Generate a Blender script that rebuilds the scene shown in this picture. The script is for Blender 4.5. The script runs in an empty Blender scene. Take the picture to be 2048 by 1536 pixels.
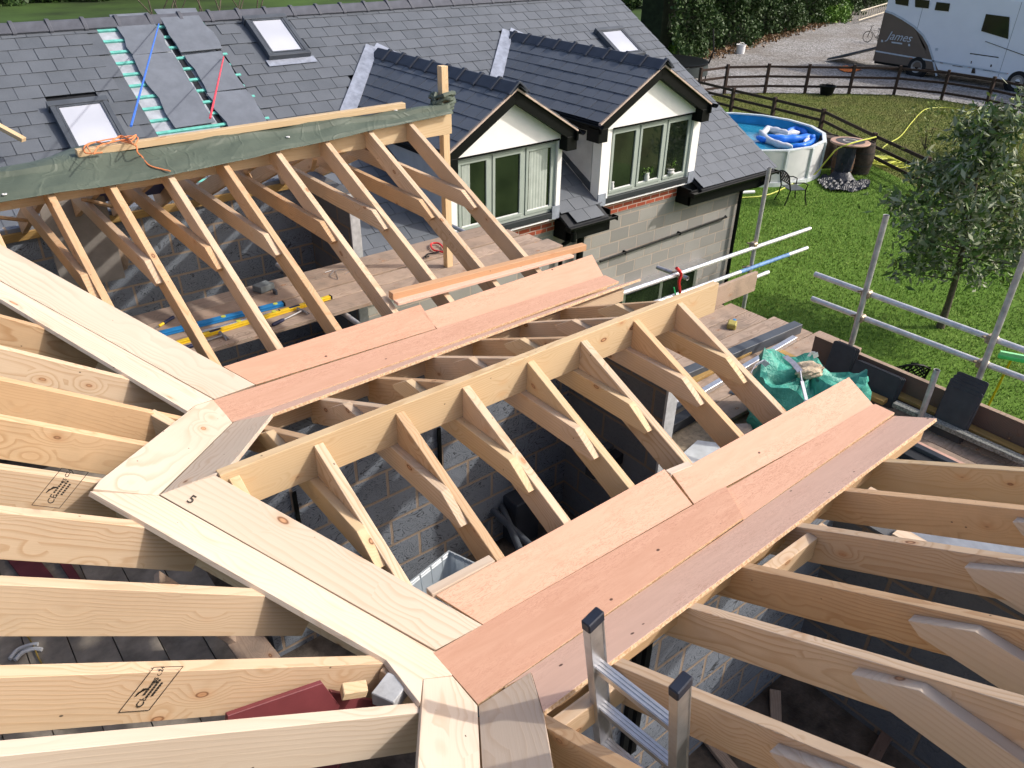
import bpy, bmesh, math, random
import numpy as np
from mathutils import Vector, Matrix
random.seed(7); RNG=np.random.default_rng(11)
# ------------------------------------------------------------------ camera, sky, sun
C0=Vector((-0.43688,-2.72549,1.99430)); YAW,PIT,ROL=0.886317,-0.546694,0.017445; FPX=1561.05
_f=Vector((math.cos(PIT)*math.cos(YAW),math.cos(PIT)*math.sin(YAW),math.sin(PIT)))
_r=Vector((math.sin(YAW),-math.cos(YAW),0)); _u=_r.cross(_f)
CR=_r*math.cos(ROL)+_u*math.sin(ROL); CU=-_r*math.sin(ROL)+_u*math.cos(ROL); CF=_f
scn=bpy.context.scene
cam=bpy.data.objects.new('camera',bpy.data.cameras.new('camera')); scn.collection.objects.link(cam)
cam.matrix_world=Matrix(((CR.x,CU.x,-CF.x,C0.x),(CR.y,CU.y,-CF.y,C0.y),(CR.z,CU.z,-CF.z,C0.z),(0,0,0,1)))
cam.data.sensor_width=36; cam.data.lens=36*FPX/2048; cam.data.clip_start=.05; cam.data.clip_end=600
scn.camera=cam
SUN=Vector((1.25,-.92,1.2)).normalized()
w=bpy.data.worlds.new('World'); scn.world=w; w.use_nodes=True
nt=w.node_tree; bg=nt.nodes['Background']; sky=nt.nodes.new('ShaderNodeTexSky'); sky.sky_type='NISHITA'
sky.sun_disc=False; sky.sun_elevation=math.asin(SUN.z); sky.sun_rotation=math.atan2(SUN.x,SUN.y)
sky.air_density=.8; sky.dust_density=4.; sky.ozone_density=.6
nt.links.new(sky.outputs[0],bg.inputs[0]); bg.inputs[1].default_value=0.15
sl=bpy.data.lights.new('sun','SUN'); sl.energy=2.35; sl.angle=math.radians(1.2); sl.color=(1,.95,.88)
so=bpy.data.objects.new('sun',sl); scn.collection.objects.link(so); so.rotation_euler=SUN.to_track_quat('Z','Y').to_euler()
vs=scn.view_settings; vs.view_transform='Standard'; vs.look='None'; vs.exposure=0.55; vs.gamma=1; vs.use_curve_mapping=False

# ------------------------------------------------------------------ measuring helpers: a sight line met with a real plane
def on_plane(x,y,n,c):
    d=CF+CR*((x-1024)/FPX)-CU*((y-768)/FPX); n=Vector(n); return C0+d*((c-n.dot(C0))/n.dot(d))
def Z(x,y,c): return on_plane(x,y,(0,0,1),c)
def X(x,y,c): return on_plane(x,y,(1,0,0),c)
def Y(x,y,c): return on_plane(x,y,(0,1,0),c)
# ------------------------------------------------------------------ object helpers
COL=scn.collection
def thing(name,label,cat,loc=(0,0,0),group=None,kind=None):
    o=bpy.data.objects.new(name,None); COL.objects.link(o); o.location=loc
    o.matrix_world=Matrix.Translation(loc); o.empty_display_size=.1
    tag(o,label,cat,group,kind); return o
def tag(o,label=None,cat=None,group=None,kind=None):
    if label:o['label']=label
    if cat:o['category']=cat
    if group:o['group']=group
    if kind:o['kind']=kind
    return o
WM={}
def wm(o): return WM.get(o.name, Matrix.Translation(o.location))
def link(name,me,mat,parent=None,M=None,label=None):
    o=bpy.data.objects.new(name,me); COL.objects.link(o)
    if mat is not None and not me.materials: me.materials.append(mat)
    M=M or Matrix.Identity(4)
    if parent is not None:
        o.parent=parent; o.matrix_basis=wm(parent).inverted()@M
    else: o.matrix_basis=M
    WM[o.name]=M.copy()
    if label:o['label']=label
    return o
class MB:
    def __init__(s): s.v=[];s.f=[]
    def add(s,vs,fs):
        n=len(s.v); s.v+= [tuple(v) for v in vs]; s.f+=[tuple(i+n for i in f) for f in fs]; return s
    def box(s,a,b):
        x0,y0,z0=[min(p,q) for p,q in zip(a,b)]; x1,y1,z1=[max(p,q) for p,q in zip(a,b)]
        return s.add([(x0,y0,z0),(x1,y0,z0),(x1,y1,z0),(x0,y1,z0),(x0,y0,z1),(x1,y0,z1),(x1,y1,z1),(x0,y1,z1)],
          [(0,3,2,1),(4,5,6,7),(0,1,5,4),(1,2,6,5),(2,3,7,6),(3,0,4,7)])
    def obox(s,c,ax,ay,az):
        c=Vector(c);ax=Vector(ax);ay=Vector(ay);az=Vector(az)
        vs=[c+sx*ax+sy*ay+sz*az for sz in(-1,1) for sx,sy in((-1,-1),(1,-1),(1,1),(-1,1))]
        return s.add(vs,[(0,3,2,1),(4,5,6,7),(0,1,5,4),(1,2,6,5),(2,3,7,6),(3,0,4,7)])
    def prism(s,poly,off):
        n=len(poly); off=Vector(off); a=[Vector(p) for p in poly]; b=[p+off for p in a]
        return s.add(a+b,[tuple(range(n)),tuple(range(2*n-1,n-1,-1))]+[(i,i+n,(i+1)%n+n,(i+1)%n) for i in range(n)])
    def tube(s,pts,r,seg=10,caps=True):
        pts=[Vector(p) for p in pts]; n=len(pts); rr=r if isinstance(r,(list,tuple)) else [r]*n; vs=[];fs=[]
        t0=(pts[1]-pts[0]).normalized(); a=t0.orthogonal().normalized()
        for i,p in enumerate(pts):
            t=((pts[min(i+1,n-1)]-pts[max(i-1,0)])).normalized(); a=(a-t*a.dot(t)).normalized(); b=t.cross(a)
            for k in range(seg):
                th=2*math.pi*k/seg; vs.append(p+(a*math.cos(th)+b*math.sin(th))*rr[i])
        for i in range(n-1):
            for k in range(seg):
                k2=(k+1)%seg; fs.append((i*seg+k,i*seg+k2,(i+1)*seg+k2,(i+1)*seg+k))
        if caps: fs+= [tuple(range(seg-1,-1,-1)),tuple((n-1)*seg+k for k in range(seg))]
        return s.add(vs,fs)
    def lathe(s,c,prof,seg=24,axis='z'):
        c=Vector(c);vs=[];fs=[];n=len(prof)
        for r,h in prof:
            for k in range(seg):
                th=2*math.pi*k/seg; x,y=r*math.cos(th),r*math.sin(th)
                vs.append(c+(Vector((x,y,h)) if axis=='z' else Vector((h,x,y)) if axis=='x' else Vector((x,h,y))))
        for i in range(n-1):
            for k in range(seg): k2=(k+1)%seg; fs.append((i*seg+k,i*seg+k2,(i+1)*seg+k2,(i+1)*seg+k))
        return s.add(vs,fs)
    def build(s,name,mat,parent=None,bevel=0,smooth=False,label=None,origin=None,fix=True):
        o0=Vector(origin) if origin is not None else (wm(parent).to_translation() if parent is not None else Vector(s.v[0])*0)
        me=bpy.data.meshes.new(name); me.from_pydata([tuple(Vector(v)-o0) for v in s.v],[],s.f)
        finish(me,bevel,smooth,fix)
        return link(name,me,mat,parent,Matrix.Translation(o0),label)
def finish(me,bevel=0,smooth=False,fix=True):
    bm=bmesh.new(); bm.from_mesh(me)
    if fix: bmesh.ops.recalc_face_normals(bm,faces=bm.faces)
    if bevel:
        es=[e for e in bm.edges if len(e.link_faces)==2 and e.calc_face_angle(0)>.5]
        bmesh.ops.bevel(bm,geom=es,offset=bevel,segments=1,affect='EDGES')
    if smooth:
        for f in bm.faces:f.smooth=True
        for e in bm.edges:
            if len(e.link_faces)==2 and e.calc_face_angle(0)>.7:e.smooth=False
    bm.to_mesh(me); bm.free()
def frame(o,xd,up):
    xd=Vector(xd).normalized(); z=Vector(up); z=(z-xd*z.dot(xd)).normalized(); y=z.cross(xd)
    return Matrix(((xd.x,y.x,z.x,o[0]),(xd.y,y.y,z.y,o[1]),(xd.z,y.z,z.z,o[2]),(0,0,0,1)))
def timber(name,p0,p1,w,d,mat,parent,up=(0,0,1),c0=0,c1=0,bevel=.0025,label=None):
    """timber whose TOP centre line runs p0->p1; c0/c1: how far the bottom corner is set back at each end"""
    p0=Vector(p0);p1=Vector(p1);L=(p1-p0).length
    m=MB(); vs=[(0,-w/2,0),(L,-w/2,0),(L-c1,-w/2,-d),(c0,-w/2,-d)]
    m.prism(vs,(0,w,0)); me=bpy.data.meshes.new(name); me.from_pydata(m.v,[],m.f); finish(me,bevel)
    return link(name,me,mat,parent,frame(p0,p1-p0,up),label)
def slab(name,pts,th,xd,mat,parent,label=None,bevel=.0015,up=None):
    """flat board: polygon of its top face, thickness th below, grain along xd"""
    pts=[Vector(p) for p in pts]; n=Vector((0,0,0))
    for i in range(len(pts)): n+= (pts[i]-pts[0]).cross(pts[(i+1)%len(pts)]-pts[0])
    n.normalize()
    if n.z<0:n=-n
    M=frame(pts[0],xd,n); I=M.inverted(); q=[I@p for p in pts]; q=[Vector((a.x,a.y,0)) for a in q]
    m=MB().prism(q,(0,0,-th)); me=bpy.data.meshes.new(name); me.from_pydata(m.v,[],m.f); finish(me,bevel)
    return link(name,me,mat,parent,M,label)
def cards(name,V,mat,parent=None,origin=(0,0,0),n=4,label=None):
    V=np.asarray(V,dtype=np.float32).reshape(-1,3)-np.array(origin,dtype=np.float32); k=len(V)//n
    me=bpy.data.meshes.new(name); me.vertices.add(len(V)); me.vertices.foreach_set('co',V.ravel())
    me.loops.add(len(V)); me.loops.foreach_set('vertex_index',np.arange(len(V),dtype=np.int32))
    me.polygons.add(k); me.polygons.foreach_set('loop_start',np.arange(0,len(V),n,dtype=np.int32))
    me.update(calc_edges=True)
    return link(name,me,mat,parent,Matrix.Translation(origin),label)
def leaves(cen,size,aspect=2.2,jit=.3,up=.0,R=RNG):
    """leaf-sized rhombic faces at the given centres"""
    n=len(cen); a=R.normal(size=(n,3)); a[:,2]+=up; a/=np.linalg.norm(a,axis=1)[:,None]
    b=R.normal(size=(n,3)); b-=a*(a*b).sum(1)[:,None]; b/=np.linalg.norm(b,axis=1)[:,None]
    s=size*(1+jit*R.normal(size=(n,1))).clip(.4,2); l=a*s*.5; ww=b*s*.5/aspect
    return np.stack([cen-l,cen-l*.1+ww,cen+l,cen-l*.1-ww],1).reshape(-1,3)
def text(name,body,size,M,mat,parent,shear=0,ext=.001):
    c=bpy.data.curves.new('t','FONT'); c.body=body; c.size=size; c.shear=shear; c.extrude=ext
    t=bpy.data.objects.new('t',c); COL.objects.link(t); bpy.context.view_layer.update()
    me=bpy.data.meshes.new_from_object(t.evaluated_get(bpy.context.evaluated_depsgraph_get())); me.name=name
    bpy.data.objects.remove(t); me.materials.clear()
    return link(name,me,mat,parent,M)
# ------------------------------------------------------------------ materials
class N:
    def __init__(s,name,rough=.7,spec=.3):
        s.m=bpy.data.materials.new(name); s.m.use_nodes=True; s.t=s.m.node_tree; s.b=s.t.nodes['Principled BSDF']
        s.b.inputs['Roughness'].default_value=rough; s.b.inputs['Specular IOR Level'].default_value=spec
    def n(s,ty,**k):
        o=s.t.nodes.new('ShaderNode'+ty)
        for a,v in k.items():
            if hasattr(o,a): setattr(o,a,v)
            else:
                nm=a.replace('_',' ')
                o.inputs[nm if nm in o.inputs else nm.title()].default_value=v
        return o
    def l(s,a,b): s.t.links.new(a,b)
    def val(s,v,b):
        if hasattr(v,'is_linked') or hasattr(v,'links'): s.l(v,b)
        else: b.default_value=v
    def math(s,op,a,b=0.,c=None):
        o=s.t.nodes.new('ShaderNodeMath'); o.operation=op; s.val(a,o.inputs[0]); s.val(b,o.inputs[1])
        if c is not None: s.val(c,o.inputs[2])
        return o.outputs[0]
    def mix(s,f,a,b,bt='MIX'):
        o=s.t.nodes.new('ShaderNodeMix'); o.data_type='RGBA'; o.blend_type=bt
        s.val(f,o.inputs[0])
        for v,i in((a,6),(b,7)):
            if isinstance(v,tuple): o.inputs[i].default_value=(*v[:3],1)
            else: s.l(v,o.inputs[i])
        return o.outputs[2]
    def ramp(s,f,st):
        o=s.t.nodes.new('ShaderNodeValToRGB'); e=o.color_ramp.elements
        while len(e)<len(st): e.new(.5)
        for q,(p,c) in zip(e,st): q.position=p; q.color=(*(c if isinstance(c,tuple) else (c,c,c)),1)
        s.l(f,o.inputs[0]); return o.outputs[0]
    def co(s,scale=(1,1,1),rnd=False,kind='Object',rot=(0,0,0)):
        c=s.n('TexCoord').outputs[kind]
        if rnd:
            i=s.n('ObjectInfo').outputs['Random']; v=s.n('VectorMath',operation='SCALE'); v.inputs[0].default_value=(37,23,51); s.l(i,v.inputs['Scale'])
            a=s.n('VectorMath',operation='ADD'); s.l(c,a.inputs[0]); s.l(v.outputs[0],a.inputs[1]); c=a.outputs[0]
        m=s.n('Mapping'); m.inputs['Scale'].default_value=scale; m.inputs['Rotation'].default_value=rot; s.l(c,m.inputs[0]); return m.outputs[0]
    def noise(s,v,sc=5.,det=4.,ro=.5,dist=0.):
        o=s.n('TexNoise'); o.inputs['Scale'].default_value=sc; o.inputs['Detail'].default_value=det; o.inputs['Roughness'].default_value=ro
        o.inputs['Distortion'].default_value=dist; s.l(v,o.inputs['Vector']); return o.outputs['Fac']
    def vor(s,v,sc=5.,out='Distance',feat='F1'):
        o=s.n('TexVoronoi'); o.feature=feat; o.inputs['Scale'].default_value=sc; s.l(v,o.inputs['Vector']); return o.outputs[out]
    def bump(s,h,st=.3,d=.01):
        o=s.n('Bump'); o.inputs['Strength'].default_value=st; o.inputs['Distance'].default_value=d; s.l(h,o.inputs['Height']); s.l(o.outputs[0],s.b.inputs['Normal'])
    def col(s,c):
        if isinstance(c,tuple): s.b.inputs['Base Color'].default_value=(*c,1)
        else: s.l(c,s.b.inputs['Base Color'])
        return s.m
def plain(name,c,rough=.6,metal=0.,var=.12,sc=8.,spec=.3,bump=0):
    k=N(name,rough,spec); k.b.inputs['Metallic'].default_value=metal
    nz=k.noise(k.co(),sc,5,.6); a=tuple(x*(1-var) for x in c); b=tuple(min(1,x*(1+var)) for x in c)
    k.col(k.ramp(nz,[(.3,a),(.7,b)]))
    if bump: k.bump(nz,.5,bump)
    return k.m
def wood(name,light,dark,knot=(.17,.075,.035),ring=20.,contrast=.55,knots=1.,rough=.62,stain=.0,kd=(4.8,9.5,9.5)):
    k=N(name,rough,.25); c=k.co(rnd=True); base=k.n('TexCoord').outputs['Object']
    kv=k.n('Mapping'); kv.inputs['Scale'].default_value=kd; k.l(c,kv.inputs[0])
    kdist=k.vor(kv.outputs[0],1.)
    kcol=k.vor(kv.outputs[0],1.,'Color'); ksp=k.n('SeparateColor'); k.l(kcol,ksp.inputs[0]); kg=k.ramp(ksp.outputs[0],[(.3,0.),(.35,1.)])
    near=k.math('MULTIPLY',k.ramp(kdist,[(.0,1.),(.5,0.)]),kg)
    # ring coordinate
    sp=k.n('SeparateXYZ'); k.l(base,sp.inputs[0]); rnd=k.n('ObjectInfo').outputs['Random']
    ln=k.n('Mapping'); ln.inputs['Scale'].default_value=(.9,3.2,3.2); k.l(c,ln.inputs[0]); wv=k.noise(ln.outputs[0],1.,3,.5)
    ln2=k.n('Mapping'); ln2.inputs['Scale'].default_value=(2.2,16,16); k.l(c,ln2.inputs[0]); wf=k.noise(ln2.outputs[0],1.,3,.6)
    yy=k.math('ADD',sp.outputs[1],k.math('MULTIPLY',k.math('SUBTRACT',rnd,.5),.22)); zz=k.math('ADD',sp.outputs[2],k.math('ADD',.09,k.math('MULTIPLY',rnd,.1)))
    rad=k.math('SQRT',k.math('ADD',k.math('MULTIPLY',yy,yy),k.math('MULTIPLY',zz,zz)))
    ph=k.math('ADD',rad,k.math('MULTIPLY',wv,.125)); ph=k.math('ADD',ph,k.math('MULTIPLY',near,.05)); ph=k.math('ADD',ph,k.math('MULTIPLY',wf,.012))
    sn=k.math('FRACT',k.math('MULTIPLY',ph,ring*3.6))
    line=k.ramp(sn,[(0,0.),(.5,.06),(.86,1.),(.93,.9),(1.,.0)])
    fib=k.n('Mapping'); fib.inputs['Scale'].default_value=(6,190,190); k.l(c,fib.inputs[0]); fb=k.noise(fib.outputs[0],1.,2,.5)
    patch=k.ramp(wv,[(.35,.25),(.62,1.)])
    lm=k.math('MULTIPLY',k.math('MULTIPLY',line,patch),contrast)
    c1=k.mix(lm,light,dark); c1=k.mix(k.math('MULTIPLY',fb,.28),c1,dark)
    big=k.noise(c,.9,3,.5); c1=k.mix(k.ramp(big,[(.4,0.),(.75,.35)]),c1,tuple(x*.8 for x in dark))
    ov=k.mix(k.math('MULTIPLY',rnd,.38),c1,(light[0]*.92,light[1]*.80,light[2]*.68)); hv=k.n('HueSaturation'); k.l(ov,hv.inputs['Color']); k.l(k.math('ADD',.88,k.math('MULTIPLY',k.math('FRACT',k.math('MULTIPLY',rnd,7.3)),.2)),hv.inputs['Value']); c1=hv.outputs[0]
    kc=k.math('MULTIPLY',kg,knots)
    kn=k.math('MULTIPLY',k.ramp(k.math('ADD',kdist,k.math('MULTIPLY',ksp.outputs[1],.05)),[(.10,1.),(.13,0.)]),kc)
    halo=k.math('MULTIPLY',k.ramp(kdist,[(.08,1.),(.26,0.)]),.45)
    c1=k.mix(k.math('MULTIPLY',halo,kc),c1,(light[0]*.8,light[1]*.55,light[2]*.38)); 
    ke=k.ramp(kdist,[(.0,(.42,.22,.11)),(.055,(.50,.28,.15)),(.085,knot)])
    c1=k.mix(kn,c1,ke)
    sv=k.n('Mapping'); sv.inputs['Scale'].default_value=(7,11,11); k.l(c,sv.inputs[0])
    c1=k.mix(k.math('MULTIPLY',k.ramp(k.vor(sv.outputs[0],1.),[(.03,1.),(.042,0.)]),.85),c1,(.03,.025,.02))
    if stain:
        st=k.noise(c,5.,6,.65); c1=k.mix(k.math('MULTIPLY',k.ramp(st,[(.45,0.),(.7,1.)]),stain),c1,(.12,.10,.085))
    k.col(c1); k.bump(k.math('ADD',k.math('MULTIPLY',line,.5),fb),.25,.0015); return k.m
WOODP=wood('pale_pine',(.68,.535,.385),(.46,.29,.165),contrast=.75,stain=.10)
WOODB=wood('planed_pine_board',(.63,.55,.46),(.45,.33,.235),contrast=.8,ring=13.,kd=(3.4,7,7))
WOODO=wood('warm_pine',(.64,.45,.275),(.42,.235,.11),contrast=.75,stain=.14)
WOODD=wood('yellow_pine',(.69,.54,.345),(.48,.31,.15),contrast=.65)
WOODS=wood('treated_timber',(.60,.37,.22),(.42,.24,.12),contrast=.4,knots=.6)
WOODG=wood('weathered_scaffold_board',(.44,.34,.27),(.20,.14,.10),contrast=.7,stain=.45,rough=.85,ring=26.)
WOODK=wood('dark_scaffold_board',(.19,.13,.105),(.09,.06,.05),contrast=.6,stain=.4,rough=.85)
WOODY=wood('ochre_batten',(.42,.27,.09),(.22,.13,.05),contrast=.5,stain=.3)
def ply(name,light,dark,streak,pale=.0,amt=.8,sc=1.):
    k=N(name,.6,.25); c=k.co(rnd=True)
    m=k.n('Mapping'); m.inputs['Scale'].default_value=(4*sc,24*sc,26); k.l(c,m.inputs[0])
    a=k.noise(m.outputs[0],1.,6,.55,1.2)
    m2=k.n('Mapping'); m2.inputs['Scale'].default_value=(12*sc,60*sc,40); k.l(c,m2.inputs[0]); b=k.noise(m2.outputs[0],1.,4,.55,2.2)
    m3=k.n('Mapping'); m3.inputs['Scale'].default_value=(1.1,5,5); k.l(c,m3.inputs[0]); g=k.noise(m3.outputs[0],1.,3,.5,.5)
    c1=k.mix(k.ramp(a,[(.25,0.),(.8,1.)]),light,dark)
    # thin veins where the noise crosses a level
    v=k.math('ABSOLUTE',k.math('SUBTRACT',b,.5)); vein=k.ramp(v,[(.0,1.),(.016,.9),(.03,0.)])
    gate=k.ramp(g,[(.36,0.),(.56,1.)]); c1=k.mix(k.math('MULTIPLY',k.math('MULTIPLY',vein,gate),amt),c1,streak)
    c1=k.mix(k.ramp(g,[(.3,.35),(.6,0.)]),c1,tuple(x*.9 for x in dark))
    sv=k.n('Mapping'); sv.inputs['Scale'].default_value=(4.5,6.5,6.5); k.l(c,sv.inputs[0])
    c1=k.mix(k.math('MULTIPLY',k.ramp(k.vor(sv.outputs[0],1.),[(.035,1.),(.05,0.)]),.9),c1,(.05,.02,.015))
    k.col(c1); k.bump(a,.25,.001); return k.m
PLY1=ply('pink_plywood',(.655,.40,.285),(.57,.325,.22),(.33,.14,.085),amt=.5)
PLY2=ply('red_plywood',(.61,.365,.255),(.52,.285,.19),(.34,.14,.09),amt=.4)
PLY3=ply('greyish_pink_plywood',(.74,.51,.40),(.65,.43,.33),(.36,.17,.11),amt=.5)
k=N('ply_edge',.7); s_=k.co((1,1,1)); k.col(k.ramp(k.noise(s_,90,2),[(.4,(.62,.47,.3)),(.6,(.45,.28,.16))])); PLYE=k.m
# slate
def slatemat(name,a,b,rough=.5,spec=.4,kind='Object'):
    k=N(name,rough,spec); g=k.n('NewGeometry').outputs['Random Per Island']; c=k.co()
    n1=k.noise(c,3.,5,.6); n2=k.noise(c,40.,4,.6)
    c1=k.mix(g,a,b); c1=k.mix(k.ramp(n1,[(.35,0.),(.7,.45)]),c1,tuple(x*1.25 for x in b)); c1=k.mix(k.ramp(n2,[(.45,0.),(.8,.15)]),c1,(.17,.18,.2))
    k.col(c1); k.bump(n2,.35,.003); return k.m
SLATE=slatemat('roof_slate',(.086,.097,.112),(.112,.124,.142))
SLATED=slatemat('dormer_slate',(.074,.083,.098),(.098,.109,.128),.45,.5)
RIDGE=plain('ridge_tile_concrete',(.045,.053,.072),.5,var=.15,sc=6)
RIDGEG=plain('weathered_ridge_tile',(.085,.09,.108),.6,var=.2,sc=6)
SHEET=plain('slate_sheet',(.145,.162,.192),.55,var=.14,sc=5,bump=.002)
SLATES=plain('stacked_black_slate',(.048,.049,.056),.6,var=.2,sc=9,bump=.002)
LEAD=plain('lead',(.32,.35,.42),.45,metal=.3,var=.25,sc=9,bump=.004)
BLACKP=plain('black_plastic',(.006,.007,.007),.45,var=.1,spec=.12)
DARKM=plain('dark_membrane',(.02,.022,.026),.6,var=.3,sc=4)
GREYP=plain('grey_trim',(.07,.08,.095),.45,var=.25,sc=3,spec=.35)
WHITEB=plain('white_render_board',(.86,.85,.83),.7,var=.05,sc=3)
WHITEG=plain('shaded_cheek_board',(.56,.55,.54),.8,var=.16,sc=2.5)  # mottled, greyer than the gable white: the cheeks' shade painted in
WINF=plain('sage_window_frame',(.34,.385,.35),.4,var=.04)
WHITE=plain('white_paint',(.8,.8,.8),.4,var=.04)
ALU=plain('aluminium',(.62,.62,.63),.32,metal=.85,var=.12,sc=20)
GALV=plain('galvanised_tube',(.47,.46,.46),.45,metal=.55,var=.28,sc=14)
GALVL=plain('bright_galvanised_tube',(.62,.62,.63),.4,metal=.5,var=.2,sc=14)
RUST=plain('fitting_steel',(.35,.28,.2),.5,metal=.6,var=.4,sc=60)
k=N('window_glass',.04,.5); n_=k.noise(k.co(),2.2,3); k.b.inputs['Coat Weight'].default_value=.6
k.col(k.ramp(n_,[(.35,(.006,.009,.007)),(.7,(.02,.03,.016))])); GLASS=k.m
k=N('skylight_glass',.12,.5); k.b.inputs['Metallic'].default_value=0.
k.col(k.ramp(k.noise(k.co(),1.2,2),[(.3,(.42,.44,.50)),(.7,(.52,.54,.60))])); SKYG=k.m
def blocks(name,a,b,mortar,axis,scratch=0.,bw=.45,bh=.225,rough=.9,ms=.012):
    k=N(name,rough,.15); c=k.n('TexCoord').outputs['Object']; sp=k.n('SeparateXYZ'); k.l(c,sp.inputs[0])
    cb=k.n('CombineXYZ'); k.l(sp.outputs[0 if axis=='x' else 1],cb.inputs[0]); k.l(sp.outputs[2],cb.inputs[1])
    wob=k.noise(c,7.,3); av=k.n('VectorMath',operation='ADD'); k.l(cb.outputs[0],av.inputs[0])
    cw=k.n('CombineXYZ'); k.l(k.math('MULTIPLY',k.math('SUBTRACT',wob,.5),.012),cw.inputs[1]); k.l(k.math('MULTIPLY',k.math('SUBTRACT',wob,.5),.012),cw.inputs[0]); k.l(cw.outputs[0],av.inputs[1])
    br=k.n('TexBrick'); br.offset=.5; k.l(av.outputs[0],br.inputs['Vector']); br.inputs['Scale'].default_value=1
    br.inputs['Brick Width'].default_value=bw; br.inputs['Row Height'].default_value=bh; br.inputs['Mortar Size'].default_value=ms; br.inputs['Mortar Smooth'].default_value=.25
    br.inputs['Color1'].default_value=(*a,1); br.inputs['Color2'].default_value=(*b,1); br.inputs['Mortar'].default_value=(*mortar,1)
    n1=k.noise(c,2.,6,.6); n2=k.noise(c,55.,4,.7)
    c1=k.mix(k.ramp(n1,[(.35,0.),(.75,.5)]),br.outputs['Color'],tuple(x*.7 for x in a)); c1=k.mix(k.ramp(n2,[(.5,0.),(.75,.35)]),c1,tuple(x*.55 for x in a))
    h=k.math('ADD',k.math('MULTIPLY',br.outputs['Fac'],-1.),k.math('MULTIPLY',n2,.35))
    if scratch:
        q=k.n('Mapping'); q.inputs['Scale'].default_value=(3.4,3.4,6.5); k.l(c,q.inputs[0]); z=k.noise(q.outputs[0],1.,3,.45,1.6)
        ln=k.math('FRACT',k.math('MULTIPLY',z,15.)); v=k.ramp(ln,[(.0,1.),(.13,.6),(.2,0.)]); gt=k.ramp(k.noise(c,4.,2),[(.33,0.),(.48,1.)])
        c1=k.mix(k.math('MULTIPLY',k.math('MULTIPLY',v,gt),scratch),c1,(.03,.032,.035))
        c1=k.mix(br.outputs['Fac'],c1,mortar); h=k.math('SUBTRACT',h,k.math('MULTIPLY',v,.3))
    k.col(c1); k.bump(h,.6,.008); return k.m
BLKX=blocks('grey_blockwork',(.345,.33,.305),(.235,.228,.215),(.42,.345,.285),'x')
BLKY=blocks('grey_blockwork_end',(.40,.37,.33),(.33,.31,.28),(.42,.34,.27),'y')
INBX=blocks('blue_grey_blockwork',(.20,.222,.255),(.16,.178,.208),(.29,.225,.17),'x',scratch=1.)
INBY=blocks('blue_grey_blockwork_shaded',(.14,.148,.16),(.11,.118,.13),(.19,.145,.11),'y',scratch=.3)  # darker copy of the blockwork, interior shade put into its colour
BRICK=blocks('red_brick_course',(.42,.10,.055),(.30,.07,.04),(.5,.42,.36),'x',bw=.225,bh=.075,ms=.01)
PIERM=plain('pale_block_end',(.40,.41,.42),.9,var=.2,sc=16,bump=.004)  # plain grey on loose chips; on wall ends it paints the sunlit face
k=N('tarpaulin',.55,.3); c=k.co(); n1=k.noise(c,2.5,5,.6); n2=k.noise(c,14,4,.6)
k.col(k.mix(k.ramp(n1,[(.35,0.),(.65,1.)]),(.072,.092,.072),(.095,.118,.092))); n3=k.noise(c,3.2,2,.4,1.5); rg=k.math('ABSOLUTE',k.math('SUBTRACT',n3,.5)); cr=k.ramp(rg,[(0,1.),(.05,0.)]); k.bump(k.math('ADD',n1,k.math('ADD',k.math('MULTIPLY',cr,.25),k.math('MULTIPLY',n2,.2))),.42,.025); TARP=k.m
k=N('green_woven_bag',.45,.4); c=k.co(); n1=k.noise(c,6,5,.6,.8); n2=k.noise(c,22,4,.6)
k.col(k.mix(k.ramp(n1,[(.35,0.),(.65,1.)]),(.035,.25,.19),(.08,.40,.31))); k.bump(k.math('ADD',n1,k.math('MULTIPLY',n2,.4)),.8,.03); BAG=k.m
k=N('black_polythene',.38,.35); c=k.co(); n1=k.noise(c,9,4,.6,1.); k.col(k.ramp(n1,[(.5,(.012,.016,.026)),(.8,(.03,.04,.06))])); k.bump(n1,.5,.03); POLY=k.m
WOOL=plain('mineral_wool',(.52,.42,.30),.95,var=.35,sc=22,bump=.03)
BTEAL=plain('treated_batten',(.13,.44,.38),.8,var=.25,sc=12)
MEMB=plain('roof_membrane',(.34,.37,.41),.5,var=.25,sc=7,bump=.006)
def colr(name,c,**k): return plain(name,c,**k)
BLUE=colr('blue_paint',(.02,.20,.48),rough=.35); YEL=colr('yellow_paint',(.75,.50,.02),rough=.4); NAVY=colr('navy_rubber',(.015,.02,.06),rough=.5)
RED=colr('red_plastic',(.6,.03,.03),rough=.4); ORG=colr('orange_rope_fibre',(.62,.22,.09),rough=.8); BCORD=colr('blue_cord',(.05,.16,.6),rough=.6); RCORD=colr('red_cord',(.7,.06,.09),rough=.6)
STEEL=plain('steel',(.35,.35,.36),.35,metal=.8,var=.2,sc=30)
HOSE=colr('yellow_hose_rubber',(.52,.55,.08),rough=.5); MAROON=plain('maroon_ply',(.15,.035,.04),.5,var=.2,sc=5)
FENCE=plain('dark_fence_timber',(.045,.028,.022),.85,var=.35,sc=9); CONC=plain('dusty_concrete',(.24,.205,.165),.95,var=.5,sc=4.,bump=.01); DIRT=plain('dark_rubble_floor',(.085,.07,.058),.95,var=.6,sc=6,bump=.05)
SAND=plain('sandy_screed',(.30,.24,.165),.95,var=.3,sc=25,bump=.01); GRP=plain('grey_flat_roof',(.20,.22,.255),.4,var=.32,sc=5.,bump=.004,spec=.5)
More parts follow.
